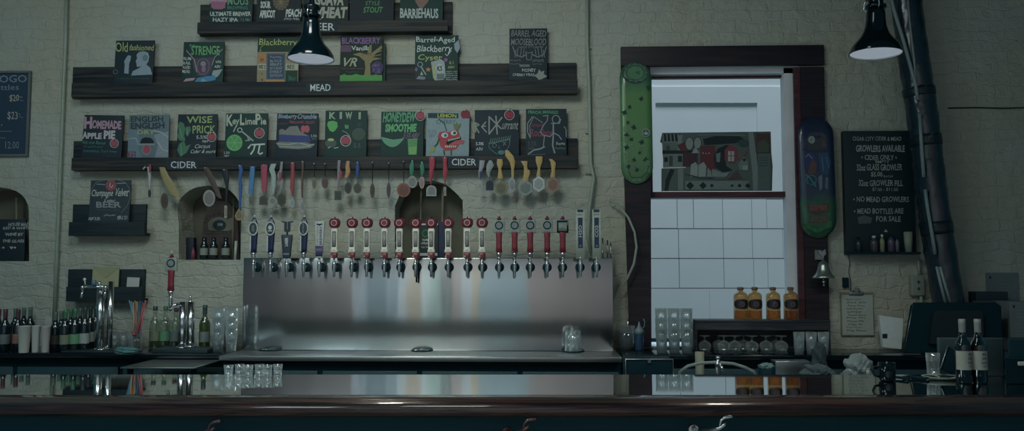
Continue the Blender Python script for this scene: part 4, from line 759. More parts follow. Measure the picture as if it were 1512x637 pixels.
medals = [
 ('white and red twisted ribbon with a small dark tag', (112, 116, 120), [(212, 249, 3), (216, 246, 5), (220, 248, 5), (221, 262, 4), (221, 280, 2)], 'ell', 221, 286, 2, 6, (40, 46, 42), (102, 36, 50)),
 ('wide gold ribbon swung aside with a brown oval medal', (98, 90, 56), [(239, 247, 8), (243, 258, 11), (250, 272, 13), (258, 286, 12), (262, 292, 8)], 'ell', 243, 297, 5.5, 12, (58, 54, 44), None),
 ('brown ribbon swung aside with a pale round medal', (48, 38, 34), [(303, 247, 8), (308, 255, 10), (314, 270, 9), (320, 282, 8), (325, 293, 5)], 'ell', 309, 293, 9, 12.5, (92, 92, 90), None),
 ('black ribbon ending in a slim white strip', (8, 20, 22), [(331, 250, 9), (334, 262, 9), (335, 275, 4), (334, 304, 2)], 'rect', 333.5, 313, 2, 9, (104, 104, 96), None),
 ('long narrow blue ribbon with a gold medal', BLU, [(354, 244, 5), (356, 252, 6), (354, 262, 4), (355, 275, 5), (354, 308, 3)], 'drop', 353, 317, 6, 9, (96, 88, 60), None),
 ('wide light blue ribbon with a small square tag', (38, 82, 122), [(373, 246, 7), (372, 258, 7), (371, 270, 7), (370, 287, 7)], 'rect', 371, 296, 3, 7, (70, 76, 66), None),
 ('crimson ribbon with a dark arched medal', (110, 38, 56), [(390, 243, 9), (390, 248, 10), (390, 258, 8), (390, 272, 8), (390, 284, 5)], 'arch', 389, 296, 6, 7, (50, 50, 46), None),
 ('pale grey ribbon with a white round medal', (98, 112, 108), [(404, 242, 8), (401, 250, 8), (404, 260, 7), (404, 276, 6), (403, 286, 3)], 'ell', 403, 297, 6, 6, (96, 98, 94), None),
 ('patterned ribbon knotted with red above an ornate dark medal', (84, 88, 94), [(416, 239, 4), (415, 250, 4), (412, 260, 6), (416, 268, 5), (415, 280, 4)], 'hex', 416, 295, 6, 11, (44, 48, 40), (108, 40, 50)),
 ('dark red necktie-like ribbon with a silver drop', DR, [(432, 240, 6), (432, 250, 5), (432, 262, 6), (431, 278, 6), (432, 289, 2)], 'drop', 432, 299, 3.5, 8, (98, 110, 112), None),
 ('twisted brown cord with a silver drop', (62, 46, 42), [(447, 238, 4), (447, 250, 3), (446, 270, 3), (446, 292, 2)], 'drop', 447, 304, 3.5, 9, (96, 100, 108), None),
 ('thin black string with a narrow olive medal', (10, 20, 22), [(464, 241, 1), (464, 262, 1)], 'ell', 464, 271, 3, 9, (74, 72, 58), None),
 ('thin black string with an oval plum-brown medal', (10, 20, 22), [(480, 241, 1), (480, 262, 1)], 'ell', 480, 270, 5, 9, (58, 48, 48), None),
 ('patterned red and white ribbon with a dark square mug tag', (84, 80, 88), [(501, 237, 5), (500, 248, 4), (501, 258, 6), (500, 268, 3), (499, 280, 2)], 'rect', 499, 289, 5, 7, (40, 52, 46), (108, 38, 52)),
 ('orange scrunched ribbon with a dark oval medal', (118, 88, 56), [(514, 238, 5), (513, 246, 6), (514, 254, 7), (511, 263, 5)], 'ell', 514, 278, 5, 8.5, (34, 40, 38), None),
 ('royal blue short ribbon with a round bronze-dark medal', (22, 48, 96), [(528, 239, 3), (528, 246, 6), (528, 255, 5), (528, 264, 2)], 'ell', 528, 278.5, 6, 7.5, (50, 50, 46), None),
 ('thin black string with a slim dark brown medal', (10, 20, 22), [(550, 239, 1), (550, 271, 1)], 'ell', 550, 282, 3.5, 11, (48, 44, 40), None),
 ('thin black string with a slim medal seen almost edge on', (10, 20, 22), [(574, 240, 1), (574, 270, 1)], 'ell', 574, 281, 3, 12, (50, 46, 46), None),
 ('thin black string with a large round copper-brown medal', (10, 20, 22), [(596, 238, 1), (596, 270, 1)], 'ell', 596, 281, 10, 10.5, (80, 48, 40), None),
 ('short green ribbon with a round silver medal', (24, 84, 62), [(609, 237, 2), (608, 245, 7), (608, 253, 6), (608, 259, 3)], 'ell', 609, 269, 7, 9, (82, 88, 84), None),
 ('short green ribbon with a small pinkish oval medal', (24, 84, 62), [(623, 239, 2), (623, 246, 7), (624, 254, 6), (623, 260, 3)], 'ell', 623, 270, 4, 9, (98, 84, 84), None),
 ('wide red ribbon with a pale arched medal', (112, 30, 46), [(638, 232, 9), (638, 244, 8), (637, 256, 6), (636, 271, 2)], 'arch', 637, 282, 7.5, 8, (84, 92, 92), None),
 ('red ribbon tied in a knot with a thin pale bar', (112, 30, 46), [(657, 232, 7), (657, 243, 5), (658, 255, 8), (657, 264, 2), (657, 275, 1)], 'rect', 657, 283, 2, 6.5, (92, 92, 84), None),
 ('blue, white and red ribbon with a small glass pendant', (96, 100, 112), [(712, 237, 8), (711, 246, 7), (708, 258, 3), (709, 266, 1.5)], 'drop', 709, 274, 3, 7, (98, 108, 104), (26, 48, 96)),
 ('grey-white folded ribbon with a navy arched medal', (90, 100, 102), [(724, 237, 4), (724, 244, 11), (721, 254, 6), (722, 262, 2)], 'arch', 723, 274, 5.5, 7.5, (14, 26, 44), None),
 ('gold knotted ribbon with an olive hexagonal medal', GOLD, [(738, 235, 8), (738, 242, 9), (738, 250, 4), (739, 264, 8)], 'hex', 740, 278, 8.5, 11, (70, 74, 56), None),
 ('gold ribbon draped high with a thin silver hexagon', GOLD, [(748, 222, 5), (752, 230, 12), (757, 240, 8), (757, 250, 4), (757, 262, 4)], 'hex', 756, 273, 4.5, 12, (92, 104, 104), None),
 ('gold ribbon with a wide silver-green hexagonal medal', GOLD, [(774, 238, 10), (776, 246, 5), (777, 256, 7), (776, 267, 9)], 'hex', 776, 278, 10, 11.5, (78, 92, 90), (122, 104, 56)),
 ('gold bow ribbon with a white hexagonal medal', GOLD, [(796, 231, 10), (796, 238, 10), (796, 248, 4), (795, 261, 6)], 'hex', 795.5, 272, 8.5, 12, (110, 120, 120), None),
 ('gold ribbon with a coppery hexagonal medal', GOLD, [(813, 235, 5), (817, 240, 8), (817, 252, 5), (816, 262, 7)], 'hex', 816.5, 273, 8.5, 12, (92, 74, 64), None)]
for lb, rc, pts, kd, cx, cy, rx, ry, mc, acc in medals:
    root = empty('medal', P(pts[0][0], pts[0][1], YM+.012)); tag(root, lb+', hanging from the cider ledge', 'medal', 'competition medals hanging in a row')
    m = MB(); ribbon(m, pts); m.build('ribbon' if pts[0][2] > 1 else 'string', mat('ribbon_%d_%d_%d' % rc, ob(*rc), .6, var=.25, scale=60), root)
    if acc:
        m = MB(); x_, y_, w_ = pts[2]; ribbon(m, [(x_+w_*.35, y_-5, w_*.6), (x_+w_*.45, y_, w_*.8), (x_+w_*.3, y_+7, w_*.4)]); o = m.build('accent_band', mat('accent_%d_%d_%d' % acc, ob(*acc), .6), root); 
        for v in o.data.vertices: v.co.y -= .006
    nl = MB(); q = P(pts[0][0], pts[0][1]+1, YM); nl.lathe([(.004, -.004), (.004, .014)], q, 8, axis='y'); nl.build('nail', M_STEELD, root)
    m = MB(); sh = shape(kd, cx, cy, rx, ry); ym = YM-.001
    m.prism([(P(a_, b_, ym).x, P(a_, b_, ym).z) for a_, b_ in sh], ym-.004, ym+.001)
    sh2_ = shape(kd, cx, cy, rx*.72, ry*.72); m.prism([(P(a_, b_, ym).x, P(a_, b_, ym).z) for a_, b_ in sh2_], ym-.0055, ym-.0039, 1)
    lx, ly, _ = pts[-1]; m.tube([P(lx, ly-.5, ym), P(cx, cy-ry+1, ym-.001)], .0016, 6, 0)
    c2 = tuple(int(v*.8) for v in mc); m.build('disc', [mmat(mc), mmat(c2)], root)
# ================================================================== SKATEBOARD DECKS on the window casing
def deck(x0, y0, x1, y1, tilt, name, label, base, items, y=-.075):
    a = P(x0, y1, y); b = P(x1, y0, y); cx = (a.x+b.x)/2; cz = (a.z+b.z)/2; hw = (b.x-a.x)/2; hh = (b.z-a.z)/2
    R = []; n = 26
    m = MB(); rows = []
    for i in range(n+1):
        t = -math.cos(math.pi*i/n); tt = max(-.9995, min(.9995, t)); k = (hh-hw*1.02)/hh
        w_ = hw if abs(tt) < k else hw*math.sqrt(max(0, 1-((abs(tt)-k)/(1-k))**2))
        w_ = max(w_, hw*.06); kick = .028*max(0, (abs(t)-.68)/.32)**1.5
        rows.append((t*hh, w_, kick))
    def sec(z, w_, kick, off): return [Vector((cx+w_*u, y+off+kick, cz+z)) for u in (-1, -.6, -.2, .2, .6, 1)]
    vs = []; fs = []; mi = []
    for off in (0, .011):
        for z, w_, kick in rows: vs += sec(z, w_, kick, off)
    N_ = (n+1)*6
    for i in range(n):
        for j in range(5):
            q = i*6+j; fs.append((q, q+1, q+7, q+6)); fs.append((N_+q+6, N_+q+7, N_+q+1, N_+q))
        for j in (0, 5): q = i*6+j; fs.append((q, q+6, N_+q+6, N_+q))
    for i in (0, n):
        for j in range(5): q = i*6+j; fs.append((q, q+1, N_+q+1, N_+q))
    m.add(vs, fs, 0, True)
    root = m.build(name, base, origin=(cx, y+.012, cz)); tag(root, label, 'skateboard deck')
    for dz in (-.21, .21):
        tr = MB()
        for sx in (-.02, .02):
            for sz in (-.026, .026): tr.lathe([(.004, -.001), (.004, .014)], (cx+sx, y+.004, cz+dz+sz), 8, axis='y')
        tr.build('truck_bolts', M_STEELD, root)
    MB().box(cx-.025, cx+.025, y+.011, -.036, cz+.12, cz+.15).build('wall_bracket', M_BLACK, root)
    ar = Art(y-.0005); items(ar); go = ar.build('graphic', root)
    for v in go.data.vertices:
        t_ = abs(v.co.z/hh); u_ = v.co.x/hw; v.co.y += .028*max(0, (t_-.68)/.32)**1.5
    root.rotation_euler = (0, tilt, 0); return root
def deckg(name, stops):
    m = mat(name, (0, 0, 0), .3, coat=.3); nt = m.node_tree; N = nt.nodes; L = nt.links
    tc = N.new('ShaderNodeTexCoord'); sp_ = N.new('ShaderNodeSeparateXYZ'); L.new(tc.outputs['Object'], sp_.inputs[0]); no = N.new('ShaderNodeTexNoise'); no.inputs['Scale'].default_value = 9; L.new(tc.outputs['Object'], no.inputs['Vector'])
    ad = N.new('ShaderNodeMath'); ad.operation = 'MULTIPLY_ADD'; ad.inputs[1].default_value = .12; L.new(no.outputs['Fac'], ad.inputs[0]); L.new(sp_.outputs[2], ad.inputs[2])
    mr = N.new('ShaderNodeMapRange'); mr.inputs[1].default_value = -.35; mr.inputs[2].default_value = .47; L.new(ad.outputs[0], mr.inputs[0])
    cr = N.new('ShaderNodeValToRGB'); 
    for i, (p_, c_) in enumerate(stops):
        el = cr.color_ramp.elements[i] if i < 2 else cr.color_ramp.elements.new(p_)
        el.position = p_; el.color = (*ob(*c_, 2.5, .62), 1)
    L.new(mr.outputs[0], cr.inputs[0]); L.new(cr.outputs[0], N['Principled BSDF'].inputs['Base Color']); return m
def d1(a):
    d = (14, 42, 36); s_ = (76, 108, 80)
    a.E(939, 108, 20, 16, (22, 50, 46)); a.E(939, 107, 12, 10.5, (44, 86, 56)); a.E(939, 107, 15.5, 13, (62, 90, 70), w=.8)
    for i in range(12): a.E(939+16.5*math.cos(i*.52), 107+14*math.sin(i*.52), 1.1, 1.1, (58, 84, 66))
    for x, y, r_ in ((947, 146, 4.5), (930, 158, 4), (922, 166, 5), (936, 188, 5), (927, 181, 3.5), (925, 200, 5), (932, 206, 4), (947, 210, 5), (944, 226, 3), (958, 130, 5), (925, 218, 5), (936, 236, 4), (953, 236, 5), (928, 246, 4.5), (940, 251, 4)):
        a.pg([(x+r_*(1 if k % 2 else .5)*math.cos(k*.7+x), y+r_*(1 if k % 2 else .5)*math.sin(k*.7+x)) for k in range(9)], d)
    for x, y in ((923, 190), (923, 204), (932, 216), (924, 228), (933, 244), (946, 218), (956, 240), (957, 250), (928, 238)):
        for k in range(4): a.L([(x-3, y+k*2.2-3), (x+3, y+k*2.2-2)], .9, s_)
    a.E(953.5, 196.5, 6.2, 6.4, (82, 100, 96)); a.E(953.5, 196.5, 4.8, 5, (34, 54, 56)); a.pg([(950, 198), (950, 195), (952, 196.5), (953.5, 192.5), (955, 196.5), (957, 195), (957, 198.5), (953.5, 200)], (92, 108, 104))
    a.L([(927, 252), (932, 262), (947, 262), (955, 254), (957, 246)], .9, d); a.T('CCCM', 934, 263, 946, 267, s_, .01)
deck(917, 90, 962, 271, -.008, 'skateboard_deck', 'green graphic skateboard deck hung on the window frame beside the tap wall', deckg('deck_green', [(0, (40, 84, 48)), (1, (22, 66, 52)), (.3, (46, 96, 46)), (.72, (50, 98, 42)), (.86, (30, 74, 50))]), d1)
def d2(a):
    b_ = (22, 50, 80)
    a.pg([(1190, 207), (1197, 196), (1210, 195), (1218, 203), (1221, 216), (1213, 226), (1196, 224)], (36, 42, 46)); a.pg([(1213, 195), (1220, 200), (1221, 217), (1215, 219)], (50, 46, 48)); a.E(1199, 206.5, 5, 5.6, (88, 102, 106)); a.L([(1196, 206), (1202, 207)], .8, (50, 60, 66)); a.L([(1199, 202), (1198, 211)], .8, (50, 60, 66))
    a.L([(1186, 220), (1200, 224), (1212, 222), (1224, 224)], 2, (20, 34, 60))
    a.pg([(1188, 228), (1198, 224), (1206, 232), (1208, 246), (1200, 258), (1188, 250)], (24, 38, 78)); a.pg([(1196, 244), (1200, 236), (1206, 240), (1205, 256), (1192, 258)], (66, 44, 40)); a.pg([(1208, 226), (1222, 226), (1227, 240), (1222, 260), (1212, 256)], b_); a.L([(1214, 232), (1216, 252)], 1.4, (38, 72, 104)); a.L([(1220, 232), (1224, 248)], 1.4, (38, 72, 104))
    a.E(1198, 266, 7, 7, (30, 90, 92), w=2.2); a.L([(1190, 258), (1197, 264), (1204, 275)], 2, (30, 90, 92)); a.pg([(1208, 262), (1214, 258), (1214, 278), (1210, 282)], (58, 80, 92)); a.pg([(1219, 262), (1223, 262), (1222, 280), (1218, 278)], (52, 74, 88)); a.L([(1190, 232), (1194, 228), (1200, 234)], 1.4, (72, 86, 104))
    for k in range(13): x = 1188+3.2*k; a.pg([(x-2, 344-3*abs(k-6)*.5), (x+.5*(k % 3-1), 284+6*(k % 4)), (x+2, 344-3*abs(k-6)*.5)], (22, 72+8*(k % 3), 42))
    a.pg([(1192, 300), (1206, 305), (1224, 299), (1222, 313), (1206, 317), (1194, 313)], (56, 44, 40)); a.T('ZOMBIE', 1195, 303, 1221, 311, (104, 46, 44), .03); a.T('KILLER', 1198, 320, 1220, 328, (104, 46, 44), .03)
deck(1183, 171, 1230.5, 352, -.012, 'skateboard_deck', 'blue skateboard deck with green flames hung on the window frame beside the menu board', deckg('deck_blue', [(0, (14, 62, 44)), (1, (14, 28, 54)), (.28, (18, 72, 50)), (.36, (18, 40, 66)), (.7, (18, 32, 66))]), d2)
# ================================================================== panel leaning in the upper sash
def pnl():
    y = .055; x0, y0, x1, y1 = 977, 196, 1139, 283; a_ = P(x0, y1, y); b_ = P(x1, y0, y); zb = P(1060, 282.6, yb-.03).z
    out = [(977, 284), (977, 250), (980, 249), (978, 212), (975, 210), (978, 197), (1138, 195), (1139, 228), (1141, 246), (1140, 284)]
    m = MB(); m.prism([(P(p_, q_, y).x, max(P(p_, q_, y).z, a_.z)) for p_, q_ in out], y, y+.012)
    root = m.build('collage_artwork', chalk((46, 62, 60)), origin=((a_.x+b_.x)/2, y+.006, a_.z)); tag(root, 'dark collage panel with red house shapes leaning in the upper window sash', 'painting')
    a = Art(y); g1 = (62, 78, 76); g2 = (34, 48, 50); rd = (64, 26, 34); dk = (10, 26, 32); pl = (82, 98, 98)
    a.R(978, 199, 1008, 222, g1)
    for k in range(5): a.pg([(980+5.5*k, 199), (983+5.5*k, 198), (984.5+5.5*k, 209), (981+5.5*k, 210)], dk)
    a.R(980, 212, 1001, 222, (54, 70, 66)); a.R(984, 216, 989, 222, g2); a.R(1001, 200, 1006, 224, (70, 86, 84)); a.R(978, 223, 1032, 228, dk); a.R(979, 228, 1008, 248, g1); a.R(988, 231, 993.5, 246, g2); a.R(981, 233, 986, 240, dk); a.R(1001, 231, 1007, 240, dk); a.L([(979, 249), (1012, 248)], 1.4, W_)
    a.pg([(990, 250), (996, 252), (989, 268), (986, 283), (981, 283), (983, 266)], dk); a.R(1001, 250, 1009, 282, (66, 82, 80)); a.R(1008, 226, 1030, 247, (42, 26, 34)); a.pg([(1000, 215), (1012, 210), (1016, 224), (1005, 224)], rd)
    for cx, cy, rx, ry in ((1018, 213, 6.5, 10), (1030, 212, 6, 9)): a.E(cx, cy, rx, ry, dk); a.E(cx, cy, rx-.8, ry-.8, (76, 92, 88))
    a.pg([(1021, 227), (1027, 218), (1033, 227)], pl); a.R(1034, 216, 1056, 252, rd); a.T('lil', 1037, 226, 1048, 228, PK, 0); a.pg([(1038, 206), (1056, 202), (1092, 202), (1099, 206), (1086, 212), (1040, 215)], dk); a.L([(1030, 200), (1062, 200), (1100, 201)], 2, (58, 74, 74))
    a.pg([(1060, 220), (1072, 215), (1082, 216), (1070, 232), (1072, 246), (1082, 252), (1068, 255), (1056, 248), (1054, 232)], dk); a.pg([(1070, 222), (1078, 214), (1088, 220), (1090, 236), (1082, 242), (1070, 238)], (90, 30, 42)); a.R(1075, 224, 1084, 239, (96, 108, 106)); a.L([(1079.5, 224), (1079.5, 239)], .8, dk); a.L([(1075, 231), (1084, 231)], .8, dk); a.pg([(1057, 228), (1064, 226), (1063, 240), (1058, 240)], (62, 80, 82))
    a.pg([(1094, 234), (1103, 223), (1102, 228), (1092, 238)], (92, 34, 40)); a.E(1098, 212, 8, 6, (24, 50, 48)); a.pg([(1090, 243), (1098, 232), (1105, 240), (1105, 252), (1092, 252)], g1); a.R(1096, 245, 1104, 252, pl); a.E(1099, 237, 2.5, 2, dk)
    for k in range(2): a.pg([(1019+12*k, 262), (1020+12*k, 244), (1027+12*k, 240), (1031+12*k, 246), (1030+12*k, 262)], (84, 98, 96))
    a.pg([(1044, 262), (1045, 248), (1050, 254), (1050, 262)], (74, 88, 88)); a.L([(1012, 258), (1036, 264), (1052, 264)], 2, g2); a.R(1055, 262, 1070, 266, (48, 62, 62)); a.pg([(1074, 266), (1088, 252), (1096, 264)], (50, 40, 46)); a.pg([(1052, 250), (1066, 256), (1078, 255), (1072, 262), (1050, 262)], (72, 86, 86))
    a.R(1012, 268, 1106, 281, (66, 82, 80))
    for x, r_ in ((1019, 6), (1038, 5.5), (1051, 3), (1081, 2.5), (1092, 3.2), (1104, 4)): a.pg([(x, 275-r_), (x+r_, 275), (x, 275+r_), (x-r_, 275)], dk)
    a.pg([(1105, 196), (1112, 195), (1116, 220), (1120, 256), (1121, 282), (1112, 282), (1111, 255), (1107, 224)], (70, 86, 84)); a.R(1116, 198, 1137, 226, (50, 34, 34)); a.pg([(1118, 212), (1128, 206), (1136, 214), (1134, 226), (1118, 226)], (40, 54, 42)); a.R(1119, 228, 1138, 282, (48, 64, 64))
    for k in range(4): a.L([(1121, 234+4*k), (1134, 233+4*k)], 1.2, g2)
    a.build('collage', root); root.location.z = zb+.001
pnl()
# ================================================================== WINDOW SHELF BOX with bottles and goblets
ysf = -.20
q0 = P(1026, 473, ysf); q1 = P(1226, 473, ysf); zt = q0.z
sb = MB(); sb.box(q0.x, q1.x, ysf, -.04, zt-.012, zt, bev=.002); sb.box(q0.x, q1.x, ysf+.004, ysf+.02, zt-.062, zt-.013); sb.box(q0.x, q0.x+.014, ysf+.002, -.05, CZ+.001, zt-.0125); sb.box(q1.x-.014, q1.x, ysf+.002, -.05, CZ+.001, zt-.0125); sb.box(q0.x, q1.x, -.05, -.042, CZ+.001, zt-.0125)
root = sb.build('glass_shelf', wood('dark_shelf_box', ob(18, 26, 34), ob(40, 42, 48), .5), origin=((q0.x+q1.x)/2, ysf, CZ)); tag(root, 'low dark wooden shelf box under the window with goblets inside', 'shelf')
def amber():
    e = empty('amber_bottle', (0, 0, 0)); e['category'] = 'bottle'
    MB().lathe([(.0, .002), (.042, .0), (.045, .006), (.045, .145), (.042, .160), (.030, .172), (.018, .178), (.016, .184), (.016, .198)], n=20, cap0=False, cap1=False).build('glass_body', M_AMBER, e)
    MB().lathe([(.040, .006), (.0415, .01), (.0415, .052), (.0405, .056)], n=18).build('liquid', glassy('amber_liquid', (.82, .62, .5), .2, .01), e)
    MB().lathe([(.017, .186), (.021, .190), (.021, .203), (.014, .206)], n=14).build('stopper', mat('brown_stopper', ob(62, 52, 44), .5), e)
    l = MB(); R = []
    pts = []
    for i in range(13):
        a_ = math.pi*(1.5+(i-6)/6*.40); h_ = .033*math.sqrt(max(0, 1-((i-6)/6.3)**2))
        pts.append((Vector((.0462*math.cos(a_), .0462*math.sin(a_), .098-h_)), Vector((.0462*math.cos(a_), .0462*math.sin(a_), .098+h_))))
    l.add([v for p_ in pts for v in p_], [(2*i, 2*i+2, 2*i+3, 2*i+1) for i in range(12)], 0, True)
    l.lathe([(.0145, -.048), (.0145, -.0469)], (0, 0, .098), 18, axis='y', mi=1); l.lathe([(.0115, -.0485), (.0115, -.0482)], (0, 0, .098), 18, axis='y', mi=0); l.tube([(-.005, -.0492, .106), (.004, -.0492, .102), (-.003, -.0492, .095), (.006, -.0492, .09)], .0013, 5, 1)
    l.build('label', [mat('label_black', ob(14, 18, 28), .5), mat('label_copper', ob(96, 66, 56), .5)], e); return e
pr = amber()
for k, px in enumerate((1094, 1115, 1142, 1168)):
    q = P(px, 473, -.125); place(pr, k > 0, (q.x, -.125, zt+.0005), 'amber bottle with black oval label on the window shelf, %s of four from the left' % ordn[k], 'amber bottles with black labels')
# ---- glassware prototypes
def tumbler(h=.145, r0=.030, r1=.0385, name='pint_glass', cat='glass'):
    e = empty(name, (0, 0, 0)); e['category'] = cat; t = .0022
    MB().lathe([(0, 0), (r0, 0), (r0+(r1-r0)*.5, h*.5), (r1, h), (r1-t, h), (r0-t+(r1-r0)*.5, h*.5), (r0-t, .012), (0, .010)], n=18, cap0=False, cap1=False).build('glass_wall', M_GLASS, e); return e
def goblet(name='goblet'):
    e = empty(name, (0, 0, 0)); e['category'] = 'glass'      # stands upside down on its rim
    MB().lathe([(.030, 0), (.038, .018), (.041, .032), (.036, .047), (.022, .058), (.010, .063), (.0, .064)], n=18, cap0=False, cap1=False).build('bowl', M_GLASS, e)
    MB().lathe([(.008, .063), (.0045, .070), (.0045, .082), (.010, .088)], n=10).build('stem', M_GLASS, e)
    MB().lathe([(.008, .086), (.030, .0915), (.034, .093), (.034, .095), (.0, .096)], n=18, cap0=False, cap1=False).build('foot', M_GLASS, e); return e
g = goblet()
for k, (px, yy_) in enumerate(((1040.6, -.17), (1061, -.10), (1069, -.17), (1085, -.165), (1098, -.10), (1110.5, -.17), (1131, -.16), (1146, -.10), (1154, -.17))):
    q = P(px, 510, yy_); place(g, k > 0, (q.x, yy_, CZ+.0005), 'upside-down goblet in the low shelf box, %s of nine from the left' % ordn[k], 'upturned goblets in the shelf box')
tm = tumbler(); first = True
TIER = ['bottom', 'middle', 'top']
def stack(px, y, n, step, label, group, proto_, s=1, row='', col=0):
    global first
    q = P(px, 512, y)
    for i in range(n):
        place(proto_, not first, (q.x, y, CZ+.0005+i*step), (TIER[i]+' ' if n > 1 else '')+'glass, '+row+' row, '+ordn[col]+' from the left, '+label, group, rz=random.random(), s=s); first = False
for y, rw in ((-.31, 'front'), (-.215, 'middle'), (-.12, 'rear')):
    for k in range(3): stack(977+18.6*k, y, 3 if y < -.15 else 2, .062, 'in the stacks before the window', 'nested clear glasses before the window', tm, row=rw, col=k)
for y, rw in ((-.37, 'front'), (-.275, 'middle'), (-.18, 'rear')):
    for k in range(2): stack(322+19.5*k, y, 3, .062, 'in the stacks beside the tap box', 'nested clear glasses beside the tap box', tm, row=rw, col=k)
for y, rw in ((-.36, 'front'), (-.275, 'rear')):
    for k in range(3): stack(1180+18*k, y, 1, .06, 'at the shelf box end', 'clear glasses at the shelf end', tm, .88, row=rw, col=k)
ts = tumbler(.105, .024, .031, 'small_glass'); first = True
for y, rw in ((-.2, 'front'), (-.12, 'rear')):
    for k in range(3): stack(168+14.2*k, y, 1, .1, 'behind the steel pillar tap', 'small glasses behind the pillar tap', ts, row=rw, col=k)
# glasses upturned on the rinser
c0 = G(847, 519.5, CZ+.008)
for k, (dx, dy) in enumerate(((-.026, .012), (.022, .02), (0, -.026))):
    e = tumbler(.125, .021, .029, 'upturned_glass'); e.location = (c0.x+dx, c0.y+dy, CZ+.009+.125); e.rotation_euler = (math.pi, 0, 0); e.location.z = CZ+.009+.127; tag(e, ('rear left', 'rear right', 'front')[k]+' one of three glasses upturned on the rinser', 'glass', 'three upturned glasses on the rinser')
# shot glasses on the bar edge
sg = tumbler(.055, .019, .024, 'shot_glass')
for k, px in enumerate((341, 357, 370, 386, 398, 413)):
    q = GX(px, 3.862-(.0 if k % 2 else .03), BZ+.0008); place(sg, k > 0, q, 'small shot glass on the far bar edge, %s of six from the left' % ordn[k], 'shot glasses on the bar edge', s=.93)
# ================================================================== BOTTLES
def wine(name, glass, capc, labc, body_h=.175, r=.0375, H=.305, lab=(.055, .125), extra=None, spirit=False):
    e = empty(name, (0, 0, 0)); e['category'] = 'bottle'
    sh = [(0, .004), (r-.004, 0), (r, .006), (r, body_h), (r*.9, body_h+.018), (r*.6, body_h+.036), (.017, body_h+.052), (.0145, body_h+.065), (.014, H-.012), (.0155, H-.010), (.0155, H-.001), (.012, H), (0, H)]
    MB().lathe(sh, n=20, cap0=False, cap1=False).build('glass_body', glass, e)
    if spirit: MB().lathe([(r-.004, .006), (r-.003, .01), (r-.003, spirit)], n=16).build('liquid', glassy('liquor', (.42, .5, .3), .2, .02), e)
    MB().lathe([(.0158, H-(.03 if spirit else .062)), (.0163, H-.02), (.0165, H+.0006), (.012, H+.0012)], n=14, cap0=False).build('cap', capc, e)
    l = MB(); rr = r+.0006; l.add([(rr*math.cos(math.pi*(1.5+(i-8)/8*.62)), rr*math.sin(math.pi*(1.5+(i-8)/8*.62)), z_) for i in range(17) for z_ in lab], [(2*i, 2*i+2, 2*i+3, 2*i+1) for i in range(16)], 0, True)
    lm = [labc]
    if extra:
        for (txt, z_, hh, ww, c_) in extra:
            vs, fs = text_mesh(txt, .02); o = [(lambda a_: ((rr+.0006)*math.cos(a_), (rr+.0006)*math.sin(a_), z_+hh*(v-.5)))(math.pi*1.5+(u-.5)*ww/rr) for u, v in vs]
            if c_ not in lm: lm.append(c_)
            l.add(o, fs, lm.index(c_))
    l.build('label', lm, e); return e
lw = mat('label_pale', ob(96, 108, 106), .6); lgn = mat('label_green', ob(56, 100, 72), .6); lolive = mat('label_olive', ob(72, 84, 68), .6); lrust = mat('label_rust', ob(98, 66, 58), .6); lgrey = mat('label_grey', ob(64, 76, 78), .6); ldark = mat('label_dark', ob(32, 38, 36), .6); inkd = mat('label_ink', ob(20, 34, 40), .6)
cg = mat('foil_green', ob(34, 76, 54), .35); cgr = mat('foil_grey_green', ob(48, 70, 62), .4); cr_ = mat('foil_dark_red', ob(58, 28, 40), .35); cdk = mat('foil_dark', ob(22, 42, 46), .35); cwh = mat('foil_pale', ob(84, 92, 92), .4)
blist = [ # px of base centre, row of base, top row, glass, cap, label, text
 (-4, 518, 458, M_DARKGLASS, cr_, lgrey, 'red-capped wine bottle at the very edge of the back counter'),
 (6, 519.5, 458, M_DARKGLASS, cr_, lgrey, 'red-capped wine bottle with a grey label before the price niche'),
 (25, 518.5, 458, M_DARKGLASS, cr_, lrust, 'dark red-capped wine bottle with a rust label beside the paper cups'),
 (21, 515.6, 457, M_DARKGLASS, cgr, ldark, 'grey-green capped wine bottle, first behind the paper cups'),
 (33.5, 513.4, 456, M_DARKGLASS, cgr, ldark, 'grey-green capped wine bottle, second behind the paper cups'),
 (43, 515.6, 455.5, M_DARKGLASS, cgr, ldark, 'grey-green capped wine bottle, last behind the paper cups'),
 (80.5, 519, 462, M_DARKGLASS, cgr, ldark, 'wine bottle with a dark label beside the paper cups, grey-capped'),
 (89, 515.8, 461, M_DARKGLASS, cgr, ldark, 'wine bottle half hidden behind the olive-labelled one'),
 (95, 520, 459, M_DARKGLASS, cg, lolive, 'green-capped wine bottle with an olive label'),
 (103, 515, 458, M_DARKGLASS, cg, lolive, 'green-capped wine bottle half hidden behind the green-labelled one'),
 (109.5, 519.5, 457, M_DARKGLASS, cg, lgn, 'green-capped wine bottle with a green label'),
 (117, 515, 456, M_DARKGLASS, cgr, lw, 'green-capped wine bottle half hidden behind the first pale-labelled one'),
 (124, 519, 455, M_DARKGLASS, cdk, lw, 'dark-capped wine bottle with a plain pale label'),
 (132, 516.3, 454, M_DARKGLASS, cdk, lw, 'dark-capped pale-labelled wine bottle nearest the steel pillar tap'),
 (140, 513.4, 453.5, M_DARKGLASS, cdk, lw, 'dark-capped wine bottle mostly behind the steel pillar tap'),
]
for px, yb_, yt_, gl, cp, lb_, txt in blist:
    q = G(px, yb_, CZ); d = (q-CAM).dot(FV); H = .305*((yb_-yt_)*d/1200/.285)**0
    s_ = ((yb_-yt_)/1200*d)/.305
    e = wine('wine_bottle', gl, cp, lb_); e.scale = (min(s_, .78),)*2+(s_,); e.location = (q.x, q.y, CZ+.0005); tag(e, txt, 'bottle', 'wine bottles on the back counter')
